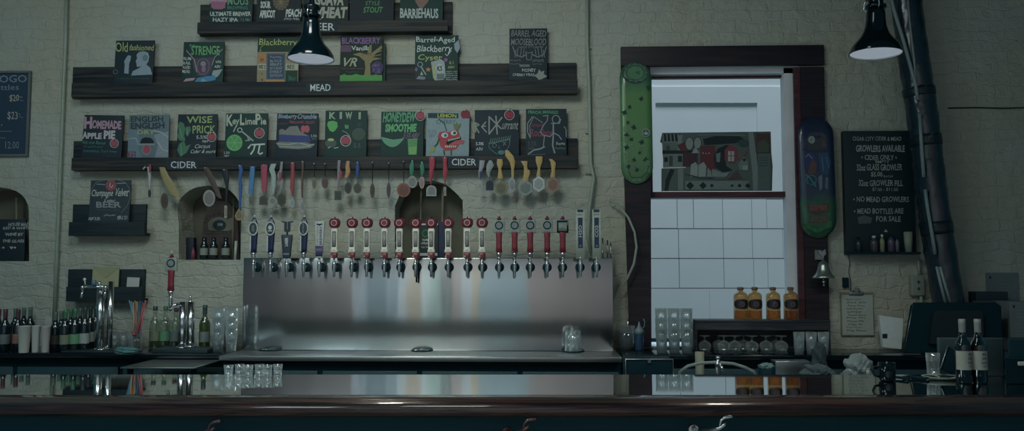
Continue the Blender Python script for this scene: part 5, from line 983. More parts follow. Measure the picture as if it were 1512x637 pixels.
for px, yb_, yt_, gl, cp, lb_, txt, sp_ in ((228, 513, 453, M_CLEARSPIRIT, cdk, lolive, 'dark-capped clear bottle with an olive label behind the smaller tap tower', .10), (243.5, 513, 453, M_CLEARSPIRIT, cg, lgn, 'green-capped clear bottle with a green label behind the smaller tap tower', .11), (259, 513, 455, M_CLEARSPIRIT, cr_, lgrey, 'red-capped clear bottle with a grey label behind the smaller tap tower', .1)):
    q = P(px, yb_, -.13); e = wine('liquor_bottle', gl, cp, lb_, spirit=sp_); k = .30*.93/.305; e.scale = (k, k, (P(px, yt_, -.13).z-CZ)/.305); e.location = (q.x, -.13, CZ+.0005); tag(e, txt, 'bottle', 'clear liquor bottles')
q = P(301.5, 513, -.22); e = wine('wine_bottle', glassy('olive_glass', (.32, .42, .12), .4, .05), cdk, lgrey, H=.305); e.scale = (.9, .9, (P(301, 451, -.22).z-CZ)/.305); e.location = (q.x, -.22, CZ+.0005); tag(e, 'olive green wine bottle beside the nested glasses', 'bottle')
for px, lab_, txt in ((1423.5, 'pair', 'dark wine bottle on the bar with a white label, nearer the monitor stand'), (1446.5, 'b', 'wine bottle on the bar with a white label, nearer the printer')):
    q = G(px, 566, BZ); e = wine('wine_bottle', M_DARKGLASS if lab_ == 'pair' else glassy('smoky_glass', (.16, .2, .12), .4, .06), cwh, mat('label_white', ob(108, 112, 106), .6), lab=(.065, .155), extra=[('MEAD', .14, .012, .022, inkd), ('ORANGE', .12, .012, .03, inkd), ('BLOSSOM', .1, .01, .032, inkd), ('WINE', .082, .006, .02, inkd)])
    e.scale = (.88, .88, .91); e.location = (q.x, q.y, BZ+.0005); e.rotation_euler = (0, 0, .5 if lab_ == 'pair' else .25); tag(e, txt, 'bottle', 'pair of wine bottles on the bar')
# paper cups
def cup(px, yb_, wpx, hpx, lab, m, tilt=0):
    q = G(px, yb_, CZ); d = (q-CAM).dot(FV); r = wpx*d/2400; h = hpx*d/1200
    e = MB().lathe([(0, 0), (r*.72, 0), (r*.74, .004), (r, h-.004), (r*1.05, h-.002), (r*1.05, h), (r*.97, h), (r*.7, .006), (0, .006)], n=20, cap0=False, cap1=False).build('paper_cup', m); e.location = (q.x, q.y, CZ+.0005); tag(e, lab, 'cup', 'paper cups on the back counter')
cup(35, 521.5, 18, 39, 'pale paper cup nearest the rust-labelled bottle', M_PAPER); cup(52, 521, 12, 39, 'narrow pale paper cup in the middle of the three', M_PAPER); cup(66.5, 521, 13, 38, 'pale paper cup with an orange mark, nearest the dark-labelled bottle', mat('cup_orange_mark', ob(114, 116, 116), .7))
q = P(71, 475, -.03); tag(MB().box(q.x-.035, q.x+.035, -.006, -.001, q.z-.04, q.z+.028).build('wall_card', M_PAPER, origin=q), 'small white card fixed to the wall above the paper cups', 'card')
# ================================================================== TAP TOWERS
def tower_pillar():
    q = P(150, 515, -.36); e = empty('tap_tower', (q.x, -.36, CZ+.012)); tag(e, 'tall slim steel pillar tap with a crossbar of small levers, beside the wine bottles', 'tap tower')
    o = Vector((q.x, -.36, CZ+.012)); zt_ = P(150, 426, -.36).z
    def u(px, py, y=-.36): return P(px, py, y)
    MB().lathe([(.048, 0), (.048, .008), (.036, .012), (.03, .02)], o, 24).build('base_flange', M_CHROME, e)
    MB().tube([(u(147, 500).x, -.36, o.z+.01), (u(147, 500).x, -.36, zt_)], .024, 20).build('pillar', M_CHROME, e)
    MB().tube([(u(158, 500).x, -.33, o.z+.01), (u(158, 500).x, -.33, u(158, 416).z)], .017, 20).build('side_pillar', M_CHROME, e)
    MB().tube([u(122, 424, -.40), u(150, 424, -.38), u(160, 424, -.36)], .010, 12).build('crossbar', M_CHROME, e)
    for px, y0, y1, ph in ((122, 421, 441, 0), (156, 424, 440, 1)):
        m = MB(); m.lathe([(.005, .012), (.011, .008), (.011, -.008), (.006, -.012)], u(px, 425, -.405), 12); m.tube([u(px, 427, -.405), u(px-2, y1, -.42)], [.006, .008], 10); m.build('nozzle', M_CHROME, e)
    m = MB(); m.tube([u(126, 421, -.4), u(125, 414, -.41)], .004, 8); m.lathe([(.003, -.01), (.009, -.004), (.009, .004), (.003, .01)], u(125, 413, -.41), 12); m.build('lever', M_CREAM, e)
    m = MB(); m.lathe([(.012, -.018), (.015, -.006), (.015, .012), (.008, .018)], u(139, 418, -.4), 14); m.build('valve_cap', mat('blue_cap', ob(50, 78, 96), .3), e)
    MB().lathe([(.006, -.012), (.012, -.004), (.012, .006), (.004, .014)], u(147, 419, -.38), 12).build('finial', M_CHROME, e)
tower_pillar()
def tower_small():
    q = P(275, 515, -.33); e = empty('tap_tower', (q.x, -.33, CZ+.026)); tag(e, 'smaller steel twin-column tap tower with one red tap handle', 'tap tower')
    o = Vector((q.x, -.33, CZ+.026))
    def u(px, py, y=-.33): return P(px, py, y)
    for px, y_, nm in ((269, -.36, 'column'), (281, -.31, 'column')):
        x = u(px, 500, y_).x; MB().tube([(x, y_, o.z+.006), (x, y_, u(px, 446, y_).z)], .023, 20).build(nm, M_CHROME, e); MB().lathe([(.036, 0), (.036, .006), (.026, .012)], (x, y_, o.z), 20).build('foot', M_CHROME, e)
    MB().tube([u(252, 452, -.44), u(262, 450, -.41), u(270, 450, -.36)], .009, 10).build('arm', M_CHROME, e)
    m = MB(); m.lathe([(.007, -.045), (.009, -.02), (.013, 0), (.010, .02), (.012, .03), (.006, .04), (.008, .055)], u(252, 449, -.445), 12); m.build('faucet', M_CHROME, e)
    m = MB(); m.lathe([(.005, 0), (.012, .003), (.006, .016), (.009, .03), (.003, .04)], u(281, 446, -.31), 12); m.build('finial', M_CHROME, e)
    t = empty('handle_group', (0, 0, 0)); h_redwhite(t, 'ring')
    q2 = u(252, 438, -.445)
    for c in list(t.children):
        c.parent = e; c.location = Vector((q2.x, -.445+.062, q2.z-.058)) - o
    bpy.data.objects.remove(t)
tower_small()
# trays the towers stand on
def tray(px0, px1, y0, y1, lab, h=.011, name='drip_tray', z=CZ+.0005):
    a_ = P(px0, 515, y0).x; b_ = P(px1, 515, y0).x; m = MB(); m.box(a_, b_, y0, y1, z, z+h, bev=.003); o = m.build(name, mat('black_rubber', ob(12, 28, 34), .5), origin=((a_+b_)/2, (y0+y1)/2, z)); tag(o, lab, 'tray')
    g_ = MB()
    for k in range(9): x = a_+.02+(b_-a_-.04)*k/8; g_.box(x-.003, x+.003, y0+.01, y1-.01, z+h, z+h+.0005)
    g_.build('ribbing', M_STEELD, o); return o
tray(90, 186, -.45, -.30, 'black drip tray under the steel pillar tap')
tray(224, 306, -.445, -.24, 'raised black tray under the twin-column tap tower', h=.025)
# metal edged service ledge below the smaller tower
a_ = GX(182, 4.62, 0); b_ = GX(332, 4.62, 0); b_.x = min(b_.x, xl-.04)
m = MB(); m.box(a_.x, b_.x, a_.y, -.465, 1.055, 1.065, bev=.003); so = tag(m.build('service_ledge', M_STEELD, origin=((a_.x+b_.x)/2, a_.y, 1.055)), 'steel edged service ledge below the twin-column tower', 'ledge')
for px in (196, 318): x = GX(px, 4.66, 0); x.x = min(x.x, xl-.07); MB().box(x.x-.012, x.x+.012, x.y-.005, x.y+.02, .0, 1.0545).build('leg', M_BLACK, so)
m = MB(); m.box(a_.x+.08, b_.x-.05, a_.y+.05, -.48, .80, .96, bev=.004); bo = m.build('ice_bin', mat('dark_bin', ob(12, 26, 34), .4), so)
# straws
q = P(202, 512, -.30); e = empty('straw_holder', (q.x, -.30, CZ)); tag(e, 'clear beaker of coloured plastic stirrers beside the steel pillar tap', 'holder')
MB().lathe([(0, .001), (.032, 0), (.034, .006), (.040, .11), (.038, .11), (.032, .01), (0, .008)], (q.x, -.30, CZ), 18, cap0=False, cap1=False).build('beaker', M_GLASS, e)
for k, (tx, c_) in enumerate(((191, (46, 88, 110)), (194, (58, 92, 112)), (197, (112, 84, 50)), (199, (108, 62, 46)), (202, (120, 110, 56)), (205, (40, 74, 96)), (207, (32, 60, 84)), (210, (56, 44, 48)), (213, (112, 44, 48)), (215, (112, 66, 72)), (200, (80, 96, 88)), (212, (92, 46, 44)))):
    tp = P(tx, 444+(k % 3)*1.5, -.30-.02*math.sin(k)); MB().tube([(q.x+.018*math.cos(k*2), -.30+.018*math.sin(k*2), CZ+.012), tp], .0052, 6).build('stirrer', mat('stirrer_%d' % k, ob(*c_), .4), e)
m = MB(); m.lathe([(.0, -.012), (.012, -.006), (.014, 0), (.012, .006), (0, .012)], P(198, 494, -.345), 12, cap0=False, cap1=False); m.build('red_bead', mat('bead_red', ob(116, 40, 40), .4), e)
# cloth beside
def crumple(name, px, py0, py1, wpx, lab, cat, m_, z, seed, d=None, sy=.6):
    random.seed(seed); q = GX(px, d, z) if d else G(px, py1, z); dd = (q-CAM).dot(FV); w_ = wpx*dd/2400; h = (py1-py0)*dd/1200
    bm = bmesh.new(); bmesh.ops.create_icosphere(bm, subdivisions=3, radius=1)
    ph = [random.random()*6 for _ in range(6)]
    for v in bm.verts:
        n = v.co.normalized(); k = 1+.13*math.sin(5*n.x+ph[0])*math.cos(4*n.y+ph[1])+.1*math.sin(9*n.z+ph[2]+3*n.x)+.06*math.sin(14*n.x+ph[3])*math.sin(13*n.y+ph[4])+random.uniform(-.03, .03)
        v.co = Vector((n.x*k*w_, n.y*k*w_*sy, max(0, n.z*k*.5+.45)*h))
    me = bpy.data.meshes.new(name); bm.to_mesh(me); bm.free(); me.materials.append(m_); o = bpy.data.objects.new(name, me); C.objects.link(o); o.location = (q.x, q.y, z+.0005); tag(o, lab, cat); return o
crumple('bar_cloth', 186, 512, 524, 34, 'teal crumpled bar cloth on the counter below the stirrers', 'cloth', mat('cloth_teal', ob(40, 82, 84), .9), CZ, 3)
crumple('fruit_wedge', 240, 512, 520, 10, 'tan lump lying on the counter before the olive-labelled clear bottle', 'scrap', mat('tan_scrap', ob(88, 80, 58), .9), CZ+.026, 5) if False else None
# ================================================================== PENDANT LAMPS
def pendant(px, py, rpx, lab, tilt):
    R_ = .112; d = R_*F/rpx; g_ = ray(px, py); o = CAM+g_*(d/g_.dot(FV))
    e = empty('pendant_lamp', o); tag(e, lab, 'lamp'); e['_o'] = (0, 0, 0); s = R_/34.5
    pr_ = [(34.5, 0), (34.5, 1.5), (33.6, 5), (31.5, 10), (28, 15), (23.5, 20), (19.5, 25), (16.5, 31), (14.2, 38), (13, 46), (12.6, 54), (12, 60), (9, 63), (7, 64)]
    MB().lathe([(r*s, h*s) for r, h in pr_]+[(.004, 64.2*s)], n=40, cap0=False).build('shade', M_BLACKGLOSS, e)
    MB().lathe([(r*s-.003, h*s+.001) for r, h in pr_[:10]], n=40, cap0=False, cap1=False).build('shade_lining', mat('shade_lining_white', (.6, .66, .72), .5), e)
    MB().lathe([(.0, 2.2*s), (33.4*s, 2.2*s)], n=40, cap0=False, cap1=False).build('diffuser', mat('lit_diffuser', (.5, .55, .6), .5, emit=(.72, .84, 1.0), es=.26), e)
    MB().lathe([(10*s, 63.5*s), (14*s, 65*s), (14*s, 68*s), (10*s, 70*s), (10*s, 76*s), (13*s, 78*s), (12*s, 82*s), (5*s, 84*s), (4*s, 92*s)], n=20).build('cap', M_STEELD if False else M_BLACKGLOSS, e)
    for k in range(3):
        a_ = k*2.1+.4; MB().tube([(11*s*math.cos(a_), 11*s*math.sin(a_), 60*s), (16*s*math.cos(a_), 16*s*math.sin(a_), 66*s), (15*s*math.cos(a_), 15*s*math.sin(a_), 74*s), (9*s*math.cos(a_), 9*s*math.sin(a_), 80*s)], .0028, 6).build('wire_clip', M_CHROME, e)
    MB().tube([(0, 0, 90*s), (.004, 0, 96*s), (.016, 0, 101*s), (.012, 0, 108*s), (-.004, 0, 110*s), (-.006, 0, 120*s), (0, 0, 130*s), (0, 0, 4.15-o.z)], .0045, 8).build('hanging_cable', M_STEELD, e)
    MB().lathe([(.05, 4.15-o.z), (.045, 4.12-o.z), (.01, 4.10-o.z)], n=20).build('ceiling_rose', M_BLACK, e)
    e.rotation_euler = (0, tilt, 0)
    l = bpy.data.lights.new('pendant_bulb', 'SPOT'); l.spot_size = 2.6; l.spot_blend = .6; l.energy = 22; l.color = (1.0, .93, .78); l.shadow_soft_size = .09; lo = bpy.data.objects.new('pendant_bulb', l); C.objects.link(lo); lo.location = o+Vector((0, 0, -.07))
pendant(459, 88, 34.5, 'black bell-shaped pendant lamp hanging before the beer blackboards', 0)
pendant(1293, 80, 37.5, 'black bell-shaped pendant lamp hanging beside the window and black duct', .03)
st = MB().box(-6, 6, -2.4, 0, 4.2, 4.3).build('ceiling', mat('dark_ceiling', (.04, .05, .05), .9)); struct(st)
# ================================================================== RIGHT SIDE
# wrapped duct
path = [P(a_, b_, -.2) for a_, b_ in ((1334, -40), (1338, 0), (1343, 40), (1348, 80), (1356, 130), (1361, 165), (1366, 205), (1371, 250), (1376, 290), (1383, 340), (1391, 390), (1399, 440), (1408, 500))]
def dense(p, n):
    o = []
    for i in range(len(p)-1):
        for j in range(n): o.append(p[i].lerp(p[i+1], j/n))
    return o+[p[-1]]
dp = dense(path, 8); random.seed(11); ph = [random.random()*6 for _ in range(5)]
rad = [.092]*len(dp)
m = MB(); m.tube(dp, rad, 28, rn=lambda i, j: (1+.016*math.sin(i*.9+j*.9+ph[0])+.012*math.sin(i*.37-j*.9+ph[1])+.012*math.sin(i*2.1+j*1.3)+random.uniform(-.01, .01)))
M_PLASTIC = mat('black_plastic_wrap', ob(8, 26, 36), .22, spec=.8, bump=.6, scale=26)
duct = m.build('wrapped_duct', M_PLASTIC, origin=path[-1]); tag(duct, 'thick slanting duct bundle wrapped in glossy black plastic', 'duct')
for k, (i0, tag_) in enumerate(((5, 0), (32, 0), (47, 0), (70, 0))):
    seg = dp[i0:i0+4]; m = MB(); m.tube([p for p in seg], rad[i0]*1.03, 24, rn=lambda i, j: 1+.03*math.sin(j*2+i)); m.build('tape_band', mat('black_tape', ob(6, 22, 30), .4), duct)
def pipe(pts, lab, r=.011):
    m = MB(); m.tube([P(a_, b_, -.295) for i, (a_, b_) in enumerate(pts)], r, 10); m.build('strapped_pipe', mat('pale_pipe', ob(78, 94, 98), .4), duct)
pipe([(1310, -30), (1320, 15), (1334, 60), (1345, 100), (1352, 126), (1355, 148)], '')
pipe([(1338, -30), (1344, 40), (1350, 90), (1352, 120)], '', .006)
pipe([(1358, 168), (1360, 205), (1362, 235), (1364, 262)], '')
pipe([(1366, 280), (1370, 310), (1376, 345), (1381, 376)], '')
pipe([(1383, 394), (1389, 420), (1397, 452)], '', .009); pipe([(1388, 394), (1395, 420), (1405, 452)], '', .009)
# cable on the wall, crack line
m = MB(); m.tube([P(1400, 160, -.008), P(1440, 159, -.008), P(1480, 160, -.008), P(1520, 159, -.008), P(1560, 160, -.008)], .004, 6); tag(m.build('wall_cable', M_BLACK, origin=P(1460, 160, -.008)), 'thin dark cable running level along the wall beyond the black duct', 'cable')
# bottles on the menu ledge
for k, (px, wpx, hpx, c_, txt) in enumerate(((1291, 11, 24, (42, 46, 48), 'dark small jar'), (1303, 7, 26, (84, 90, 66), 'yellowish small bottle'), (1316, 10, 26, (50, 46, 66), 'purplish small bottle'), (1268, 9, 22, (20, 34, 42), 'nearly black small bottle'), (1325, 6, 22, (60, 64, 74), 'slim grey small bottle'))):
    y = -.085; q = P(px, 372, y); dd = (q-CAM).dot(FV); r_ = wpx*dd/2400; h = hpx*dd/1200
    e = empty('small_bottle', (q.x, y, zled+.0005)); tag(e, txt+' standing on the growler board ledge', 'bottle', 'small bottles on the menu ledge'); e['_o'] = (0, 0, 0)
    MB().lathe([(0, 0), (r_, .001), (r_, h*.62), (r_*.75, h*.74), (r_*.42, h*.8), (r_*.42, h*.88)], n=14, cap0=False).build('glass_body', mat('jar_%d' % k, ob(*c_), .2), e); MB().lathe([(r_*.5, h*.86), (r_*.5, h)], n=12).build('cap', M_WHITE if k in (0, 1) else M_BLACK, e)
q = P(1338, 372, -.05); m = MB(); m.lathe([(.020, 0), (.026, .08), (.026, .13)], n=16); o = m.build('plastic_cup', mat('pale_green_cup', ob(86, 98, 84), .6)); o.location = (q.x, -.03-.0, zled+.0005-.0); o.location.y = -.085; tag(o, 'pale cup at the duct end of the growler board ledge', 'cup')
# switch box with pipe
a_ = P(1347, 437, -.05); b_ = P(1365, 407, -.05); m = MB(); m.box(a_.x, b_.x, -.05, -.001, a_.z, b_.z, bev=.004); so = m.build('switch_box', M_OFFW, origin=((a_.x+b_.x)/2, -.001, a_.z)); tag(so, 'pale electrical switch box under the growler board, beside the duct', 'switch')
m = MB(); 
for zz_ in (.35, .68): m.box((a_.x+b_.x)/2-.006, (a_.x+b_.x)/2+.006, -.056, -.0505, a_.z+(b_.z-a_.z)*zz_-.008, a_.z+(b_.z-a_.z)*zz_+.008)
m.build('switch_toggle', M_STEELD, so)
tag(MB().tube([P(1356, 385, -.03), P(1358, 406.5, -.03)], .009, 10).build('short_conduit', M_PAINTPIPE, origin=P(1356, 385, -.03)), 'short cream pipe stub above the switch box', 'pipe')
tag(MB().tube([P(1360, 438, -.03), P(1361, 470, -.03), P(1361, 505, -.03)], .010, 10).build('short_conduit', M_PAINTPIPE, origin=P(1361, 505, -.03)), 'cream pipe below the switch box, running down behind the monitor', 'pipe')
# clipboard
def clip():
    a_ = P(1243, 497, -.02); b_ = P(1290, 432, -.02); m = MB(); m.box(a_.x, b_.x, -.012, -.002, a_.z, b_.z, bev=.001); r_ = m.build('clipboard', mat('clipboard_board', ob(76, 80, 62), .7), origin=((a_.x+b_.x)/2, -.002, a_.z)); tag(r_, 'clipboard with a handwritten sheet hanging right of the window', 'clipboard')
    c = P(1243, 495, -.015); d_ = P(1288.5, 436, -.015); MB().box(c.x+.006, d_.x, -.0155, -.0125, c.z, d_.z).build('sheet', mat('list_paper', ob(104, 114, 108), .8), r_)
    k = P(1264, 432, -.02); m = MB(); m.box(k.x-.045, k.x+.045, -.024, -.016, k.z-.02, k.z+.006, bev=.003); m.tube([(k.x-.02, -.022, k.z), (k.x-.018, -.024, k.z+.022), (k.x+.018, -.024, k.z+.022), (k.x+.02, -.022, k.z)], .004, 8); m.build('metal_clip', M_STEELD, r_)
    ar = Art(-.0155); 
    for i, t in enumerate(('BREWS TODAY', 'Red Ale', 'Raven Stout', 'Pale Porter', 'Brown Bitter', 'Gose Sour', 'Black Rye', 'Mosaic IPA', 'Cream Ale', 'Dry Stout', 'Milk Stout')):
        ar.T(t, 1250+(i % 3), 441+4.6*i, 1272+(i*7 % 9), 443.8+4.6*i, (46, 56, 56), 0)
    ar.build('handwriting', r_)
clip()
tag(MB().tube([P(1253, 377, -.01), P(1255, 390, -.012), P(1253, 402, -.012), P(1256, 415, -.012), P(1256, 431, -.02)], .0022, 6).build('string', M_BLACK, origin=P(1256, 431, -.02)), 'thin dark string from the growler board down to the clipboard', 'string')
a_ = P(1246, 425, -.03); tag(MB().box(a_.x, a_.x+.034, -.03, -.001, a_.z, a_.z+.065, bev=.002).build('wall_socket', M_BLACK, origin=a_), 'small black box on the wall above the clipboard', 'box')
# bell
def bell():
    y = -.13; c = P(1216, 410, y); s_ = .0044; e = empty('bell', c); tag(e, 'tarnished metal bell on a bracket fixed to the window frame', 'bell'); e['_o'] = (0, 0, 0)
    MB().lathe([(15.5*s_, -1*s_), (16*s_, 0), (14*s_, 2.5*s_), (10.5*s_, 7*s_), (8.5*s_, 12*s_), (7.5*s_, 17*s_), (6*s_, 21*s_), (2.5*s_, 23.5*s_), (2*s_, 25*s_)], n=28, cap0=False).build('bell_body', mat('bell_metal', (.32, .38, .36), .3, .8, var=.3), e)
    m = MB(); m.tube([(0, 0, 4*s_), (0, 0, -4*s_)], .004, 8); m.lathe([(.002, -9*s_), (2.4*s_, -7*s_), (2.4*s_, -5*s_), (.002, -3*s_)], (.001, 0, 0), 12); m.lathe([(.001, -13*s_), (1.5*s_, -11.5*s_), (.001, -9.5*s_)], (.001, 0, 0), 10); m.build('clapper', M_CHROME, e)
    m = MB(); m.tube([(0, 0, 24*s_), (0, 0, 32*s_), (0, .03, 37*s_), (0, .09, 38*s_)], .006, 10); m.box(-.022, .022, .085, .094, 26*s_, 40*s_); m.prism([(-8*s_, 40*s_), (-2*s_, 37*s_), (3*s_, 41*s_), (4*s_, 34*s_), (0, 30*s_), (-5*s_, 33*s_)], -.006, .006); m.build('bracket', mat('bracket_metal', (.4, .45, .45), .35, .8), e)
bell()
# monitor seen from behind
def monitor():
    y = -.36; a_ = P(1336, 521, y-.05); pts = [(1350, 447), (1468, 447), (1476, 452), (1478, 500), (1468, 522), (1335, 522), (1337, 500), (1345, 452)]
    pp = [(P(u_, v_, y).x, P(u_, v_, y).z) for u_, v_ in pts]; cx = sum(p[0] for p in pp)/8; zb = min(p[1] for p in pp)
    m = MB(); m.prism(pp, y-.02, y+.012); r_ = m.build('monitor', M_BLACK, origin=(cx, y, zb), bev=.004); tag(r_, 'large black monitor seen from behind on the window-side counter', 'monitor')
    m = MB(); m.prism([(cx+(a-cx)*.55, zb+(b-zb)*.35+.06+((b-zb)*.3)) for a, b in pp], y-.05, y-.021); m.build('rear_housing', mat('monitor_back', ob(5, 22, 29), .5), r_)
    MB().box(cx-.05, cx+.05, y-.03, y-.0, CZ+.016, zb+.05).build('stand_neck', M_BLACK, r_); MB().box(cx-.16, cx+.16, y-.10, y+.08, CZ+.001, CZ+.0155, bev=.004).build('stand_base', M_BLACK, r_)
    e0 = P(1348, 449, y-.021); e1 = P(1335, 520, y-.021); m = MB(); m.tube([(e0.x, y-.022, e0.z), (e1.x, y-.022, e1.z)], .003, 6); m.build('bezel_edge', M_STEELD, r_)
monitor()
# white binder
y = -.2; m = MB(); pts = [(1298, 466), (1334, 471), (1331, 516), (1304, 513)]; m.prism([(P(u_, v_, y).x, max(CZ+.001, P(u_, v_, y).z)) for u_, v_ in pts], y, y+.03); bn = m.build('binder', mat('white_binder', ob(128, 142, 146), .5), origin=P(1318, 514, y)); tag(bn, 'white binder standing between the clipboard and the monitor', 'binder')
a_ = P(1303, 500, y); MB().box(a_.x, a_.x+.03, y-.002, y-.0003, a_.z, a_.z+.028).build('spine_label', M_DKBLUE, bn)
# papers and boxes at the edge
def paper(x0, y0, x1, y1, lab, m_, lines=8, y=-.006, pin=True):
    a_ = P(x0, y1, y); b_ = P(x1, y0, y); o = MB().box(a_.x, b_.x, y, -.002, a_.z, b_.z).build('notice_sheet', m_, origin=((a_.x+b_.x)/2, -.002, a_.z)); tag(o, lab, 'notice'); ar = Art(y)
    for i in range(lines): ar.L([(x0+4, y0+5+i*(y1-y0-8)/lines), (x1-5-(i*5 % 9), y0+5+i*(y1-y0-8)/lines)], .7, (62, 74, 76))
    if pin: ar.E(x0+5, y0+7, 1.6, 1.8, DK)
    ar.build('writing', o)
paper(1457, 403, 1504, 444, 'pale notice sheet pinned to the wall right of the duct', mat('notice_paper', ob(66, 80, 84), .8), 7)
paper(1492, 446, 1530, 500, 'pale notice sheet at the picture edge, lower than its neighbour', mat('notice_paper2', ob(70, 82, 86), .8), 9, y=-.3)
for o in bpy.data.objects:
    if o.name.startswith('notice_sheet.'): pass
y = -.29; a_ = P(1448, 520, y); b_ = P(1486, 446, y)
m = MB(); m.loft([(0, .085, .08), (.02, .082, .078), ((b_.z-CZ)*.97, .055, .055), (b_.z-CZ, .05, .05)], ((a_.x+b_.x)/2+.01, -.17, CZ+.001), e=7); sp_o = m.build('speaker', mat('grey_mesh', ob(28, 44, 50), .8, var=.4, scale=300), origin=((a_.x+b_.x)/2, -.17, CZ)); tag(sp_o, 'dark grey tapering speaker standing just behind the monitor edge', 'speaker')
a_ = P(1437, 447, -.06); b_ = P(1483, 431, -.06); m = MB(); m.box(a_.x, b_.x, -.10, -.002, a_.z, b_.z, bev=.004); o = m.build('wall_box', mat('dark_box', ob(14, 32, 40), .6), origin=((a_.x+b_.x)/2, -.002, a_.z)); tag(o, 'dark oblong box fixed to the wall above the monitor', 'box')
# printer / till at the right edge
m = MB(); a_ = GX(1478, 3.77, BZ); b_ = GX(1560, 3.77, BZ)
z0_ = BZ+.0008; m.rings([[Vector((p.x, p.y, zz_)) for p in (GX(1478, 3.57, 0), GX(1640, 3.57, 0), GX(1640, 3.82, 0), GX(1478, 3.82, 0))] for zz_ in (z0_, z0_+.113, )], 0, False)
m.rings([[Vector((p.x, p.y, zz_)) for p in (GX(1484, 3.6+dd, 0), GX(1640, 3.6+dd, 0), GX(1640, 3.81, 0), GX(1484, 3.81, 0))] for zz_, dd in ((z0_+.113, 0), (z0_+.182, .08))], 0, False)
pr_ = m.build('receipt_printer', M_BLACK, origin=a_, bev=.004); tag(pr_, 'black receipt printer on the bar at the edge beside the two wine bottles', 'printer')
g_ = GX(1512, 3.565, BZ+.088); MB().box(g_.x-.045, g_.x+.2, g_.y-.012, g_.y-.001, g_.z-.006, g_.z+.01, bev=.002).build('paper_slot', M_PAPER, pr_)
# clutter between monitor and bottles
e = empty('card_reader', GX(1394, 3.77, BZ+.0008)); e.scale = (.9, .9, .9); tag(e, 'tilted black tablet stand with a pale edge in front of the monitor', 'tablet stand'); e['_o'] = (0, 0, 0)
MB().box(-.05, .05, -.04, .04, .0008, .014, bev=.003).build('base', M_BLACK, e)
m = MB(); m.box(-.055, .055, -.005, .005, .0, .13, bev=.003); o = m.build('screen', M_BLACK, e); o.location = (.01, 0, .022); o.rotation_euler = (-.3, .5, 0)
m = MB(); m.tube([(-.055, -.006, 0), (-.055, -.006, .13)], .004, 6); o = m.build('screen_edge', M_STEELD, e); o.location = (.01, 0, .022); o.rotation_euler = (-.3, .5, 0)
q = GX(1378, 4.55, CZ); e = tumbler(.12, .03, .036, 'clear_jar'); e.location = (P(1376, 515, -.50).x, -.50, 1.072); 
tag(e, 'clear jar in front of the monitor, behind the tablet stand', 'jar'); e.location = (*GX(1373, 3.84, 0).xy, BZ+.0008); e.scale = (.88, .88, .88)
q = GX(1428, 3.85, 0); o = MB().box(-.15, .15, -.01, .01, 0, .176, bev=.006).build('grey_panel', mat('grey_screen_back', ob(30, 46, 52), .5)); o.location = (q.x, q.y, BZ+.001); tag(o, 'dark grey flat screen back standing right behind the two wine bottles', 'screen')
q = G(1392, 561, BZ); m = MB(); m.lathe([(.05, 0), (.075, .004), (.10, .014), (.102, .018), (.095, .014), (.05, .006)], n=30, sy=.7); o = m.build('oval_dish', M_OFFW); o.location = (q.x, q.y, BZ+.0008); o.scale = (.9, .9, .9); tag(o, 'pale shallow dish on the bar left of the wine bottles', 'dish')
crumple('napkin', 1398, 536, 549, 22, 'crumpled pale napkin lying in the shallow dish', 'napkin', M_PAPER, BZ+.0064, 8)
random.seed(4)
for k, (px, d_, lab) in enumerate(((1341, 3.71, 'tangled black cord with a pale tip lying across the bar'),)):
    o_ = GX(px, d_, BZ+.006); pts = [o_+RV*(-.1+.0182*i)+FV*(.02*math.sin(i*1.3))+Vector((0, 0, .005*abs(math.sin(i*1.9)))) for i in range(13)]
    m = MB(); m.tube(pts, .005, 8); m.tube([p+FV*.035+RV*.012*math.cos(i*2) for i, p in enumerate(pts)], .0045, 8); m.tube([pts[0], pts[0]+RV*-.015+Vector((0, 0, .012)), pts[0]+RV*-.03+Vector((0, 0, .010))], .006, 8, 1)
    tag(m.build('cord', [M_BLACK, M_STEELD], origin=o_), lab, 'cord')
q = G(1310, 563, BZ); e = empty('dark_mug', (q.x, q.y, BZ+.0008)); e.scale = (.93, .93, .93); tag(e, 'black mug standing on the bar beside the crumpled foil bag', 'mug'); e['_o'] = (0, 0, 0)
MB().lathe([(0, 0), (.034, .001), (.038, .008), (.040, .088), (.037, .088), (.034, .012), (0, .01)], n=24, cap0=False, cap1=False).build('mug_body', M_BLACKGLOSS, e); MB().tube([(-.038, 0, .07), (-.062, 0, .066), (-.068, 0, .045), (-.058, 0, .024), (-.037, 0, .02)], .006, 10).build('handle', M_BLACKGLOSS, e)
# sink station behind the bar on the window side
z_s = .985; a_ = GX(925, 4.32, 0); b_ = GX(1300, 4.32, 0)
m = MB(); m.rings([[Vector((p.x, p.y, zz_)) for p in (GX(925, 4.31, 0), GX(1345, 4.31, 0), GX(1345, 4.85, 0), GX(925, 4.85, 0))] for zz_ in (0, z_s)], 0, False)
sk = m.build('sink_station', M_STEELD, origin=(a_.x, a_.y, 0)); tag(sk, 'low steel sink station behind the bar below the window', 'sink')
def on_sink(px, d): p = GX(px, d, z_s); return p
